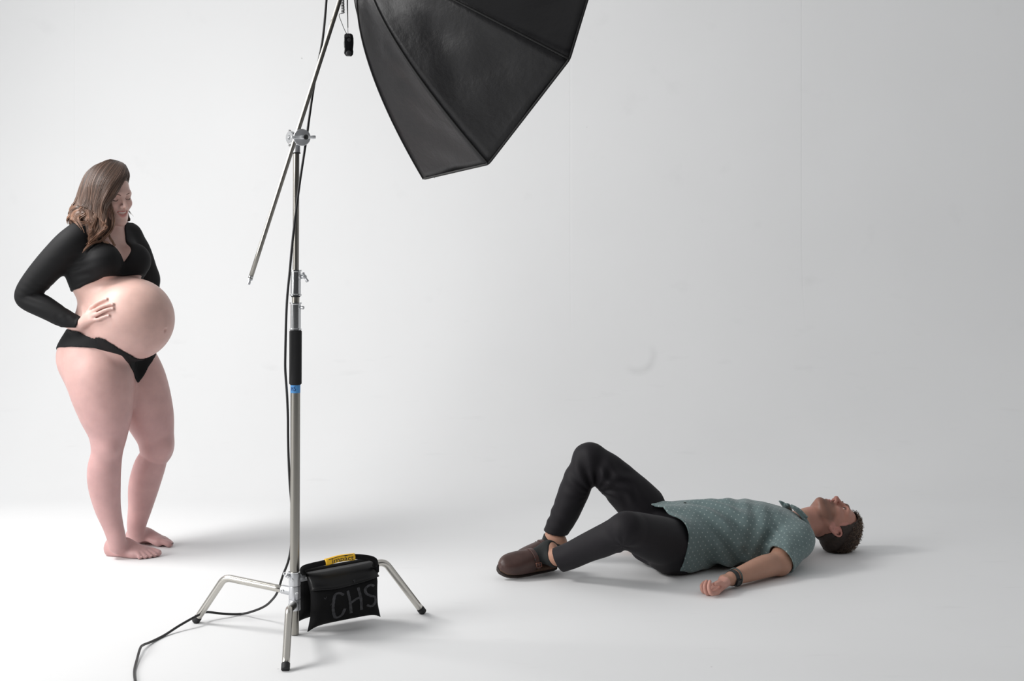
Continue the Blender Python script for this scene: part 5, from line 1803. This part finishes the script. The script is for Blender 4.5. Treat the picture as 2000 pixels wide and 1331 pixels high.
# ---- socks and clogs
def build_shoe(S, e, w, n, ank, top_dir, cp):
    # sock = the foot's own surface a little thicker, cut at the ankle
    def sock_field(x, y, z, d):
        c = (x - cp[0]) * top_dir[0] + (y - cp[1]) * top_dir[1] + (z - cp[2]) * top_dir[2]
        a_ = (x - S[0]) * e[0] + (y - S[1]) * e[1] + (z - S[2]) * e[2]; b_ = (x - S[0]) * w[0] + (y - S[1]) * w[1] + (z - S[2]) * w[2]
        return d - .0038 - .0006 * np.sin(c * 900) * np.clip((c + .03) / .02, 0, 1), np.maximum.reduce([c, np.abs(b_) - .085, a_ - .215, -.08 - a_])
    m_, _ = net_mesh('sock', *MG.shell(S - .35, S + .35, sock_field, .010), 2)
    link('sock', m_, M_SOCK, man)
    U = Loft(S, e, w, n, [(.085, 0, .012, .041, .041, .046, .016), (.115, .001, .012, .042, .043, .058, .016), (.15, .002, .012, .0455, .0465, .061, .016), (.19, .004, .012, .0510, .0500, .053, .016), (.225, .005, .012, .0510, .0480, .044, .016),
                          (.25, .006, .012, .0440, .0410, .036, .015), (.268, .007, .012, .030, .029, .027, .013), (.280, .008, .012, .012, .012, .014, .009)], 2.15)
    uf = Field(); uf.add(U, .001)
    ug = uf.grid(.003)

    def upper_field(x, y, z, d):
        t_, b_, c_ = U.coords(x, y, z)
        throat = .118 - .030 * np.clip(1 - np.abs(b_) / .030, 0, 1) + .016 * np.clip((.05 - c_) / .05, 0, 1)
        welt = .0018 * np.exp(-((c_ - .004) / .003) ** 2)
        return d - welt, np.maximum(throat - t_, -.009 - c_)
    m_, _ = net_mesh('shoe', *ug.shell(S - .5, S + .5, upper_field, .010), 3)
    shoe = link('shoe', m_, M_CLOG, man)
    tag(shoe, 'brown leather clog with a buckled strap')
    bed = Field()
    bed.add(Loft(S, e, w, n, [(-.004, 0, 0, .012, .012, .010, .010), (.010, 0, 0, .031, .031, .012, .010), (.05, 0, 0, .037, .037, .013, .010), (.10, 0, 0, .037, .038, .012, .010), (.16, .002, 0, .041, .041, .008, .010), (.21, .005, 0, .046, .043, .008, .010),
                              (.25, .006, 0, .038, .036, .008, .010), (.264, .007, 0, .025, .024, .008, .010), (.274, .008, 0, .010, .010, .008, .010)], 4), .001)
    bg = bed.grid(.003)
    m_, _ = net_mesh('footbed', bg.D, bg.ax, 1)
    link('footbed', m_, M_CORK, shoe)
    sole = Field()
    sole.add(Loft(S - n * .015, e, w, n, [(-.006, 0, 0, .012, .012, .008, .008), (.008, 0, 0, .033, .033, .008, .008), (.05, 0, 0, .039, .039, .008, .008), (.10, 0, 0, .039, .041, .008, .008), (.16, .002, 0, .0455, .0455, .008, .008), (.21, .005, 0, .0505, .048, .008, .008),
                                          (.25, .006, 0, .043, .040, .008, .008), (.268, .007, 0, .029, .028, .008, .008), (.279, .008, 0, .012, .012, .008, .008)], 3), .001)
    for k in range(26):                                                # tread notches
        sole.cut(Chain([shoe_pt(S, e, w, n, .010 + .0105 * k, -.075, -.024), shoe_pt(S, e, w, n, .010 + .0105 * k, .075, -.024)], [.0030, .0030], raw=True), .001)
    sg = sole.grid(.0032)
    m_, _ = net_mesh('sole', sg.D, sg.ax, 1)
    link('sole', m_, M_SOLE, shoe)
    # strap over the instep with its buckle on the outer side
    pts, nr = [], []
    for k, th in enumerate(np.linspace(math.radians(8), math.radians(168), 22)):
        t_ = .128 + .020 * math.sin(th) - .012 * (1 - math.cos(th)) * .5
        best = None
        for rr in np.linspace(.10, .02, 160):
            p_ = shoe_pt(S, e, w, n, t_, rr * math.cos(th), .012 + rr * math.sin(th))
            if U(*[np.array([c]) for c in p_])[0] < 0.0006:
                best = p_; break
        pts.append(best if best is not None else shoe_pt(S, e, w, n, t_, .04 * math.cos(th), .012 + .05 * math.sin(th)))
        nr.append(w * math.cos(th) + n * math.sin(th))
    pts = np.array(pts); nr = np.array(nr)
    Vs, Fs = [], []
    for p_, q_ in zip(pts, nr):
        for a_, b_ in ((-.0095, 0), (.0095, 0), (.0088, .0038), (-.0088, .0038)):
            Vs.append(p_ + e * a_ + q_ * b_)
    for i in range(len(pts) - 1):
        for j in range(4):
            k = (j + 1) % 4
            Fs.append((i * 4 + j, i * 4 + k, i * 4 + 4 + k, i * 4 + 4 + j))
    Fs += [(0, 1, 2, 3), tuple(len(pts) * 4 - 4 + j for j in range(4))]
    me_ = mesh_quads('strap', Vs, Fs)
    bm_ = bmesh.new(); bm_.from_mesh(me_); bmesh.ops.recalc_face_normals(bm_, faces=bm_.faces); bm_.to_mesh(me_); bm_.free()
    so = link('strap', me_, M_STRAP, shoe); sharp_edges(me_, 40)
    i = 18
    tg = pts[i + 1] - pts[i - 1]; tg /= np.linalg.norm(tg); o_ = pts[i] + nr[i] * .0052
    loop = [o_ + e * a_ + tg * b_ for a_, b_ in ((-.0125, -.010), (.0125, -.010), (.0125, .010), (-.0125, .010))]
    path = np.vstack([np.linspace(loop[j], loop[(j + 1) % 4], 5)[:-1] for j in range(4)] + [loop[0][None]])
    tube('buckle', path, .0013, M_BUCKLE, shoe, 6, cap=False)
    tube('buckle_pin', np.array([o_ + tg * .010, o_ - tg * .010]), .0010, M_BUCKLE, shoe, 6)
    Vt, Ft = tube_arrays(np.array([pts[15] + nr[15] * .004 + e * .010, pts[15] + nr[15] * .004 + e * .0125]), [.004, .004], 10)
    link('eyelet', mesh_quads('eyelet', Vt, Ft), M_HOLE, shoe)
    return shoe


sk_n = (K_N - AN_N) / np.linalg.norm(K_N - AN_N)
sk_n = sk_n + n_n * .12; sk_n /= np.linalg.norm(sk_n)
build_shoe(S_N, e_n, w_n, n_n, AN_N, sk_n, P(1078.5, 1087, 5.61))
sk_f = (K_F - AN_F) / np.linalg.norm(K_F - AN_F)
build_shoe(S_F, e_f, w_f, n_f, AN_F, sk_f, P(1080, 1051, 5.922))

# ---- watch band and bead bracelet on the wrist
fa = WR_N - EL_N; fa /= np.linalg.norm(fa)
wc = WR_N - fa * .012
lathe('watch_band', wc, fa, [(-.009, .0285), (-.009, .0318), (.009, .0300), (.009, .0268)], M_BAND, man, 36)
dn = np.array([.45, -.75, -.35]); dn -= fa * (dn @ fa); dn /= np.linalg.norm(dn)
block('watch_case', wc + dn * .0315, (.030, .030, .009), Matrix(np.column_stack([fa, np.cross(dn, fa), dn]).tolist()).to_4x4(), M_BAND, man, .004)
u1 = np.cross(fa, ZZ); u1 /= np.linalg.norm(u1); u2 = np.cross(fa, u1)
ringp = np.array([wc - fa * .018 + .0345 * (math.cos(a) * u1 + math.sin(a) * u2) for a in np.linspace(0, 2 * math.pi, 145)])
tube('bead_bracelet', ringp, .0034 * (.62 + .38 * np.abs(np.sin(np.linspace(0, 2 * math.pi, 145) * 18))), M_BEADS, man, 8, cap=False)
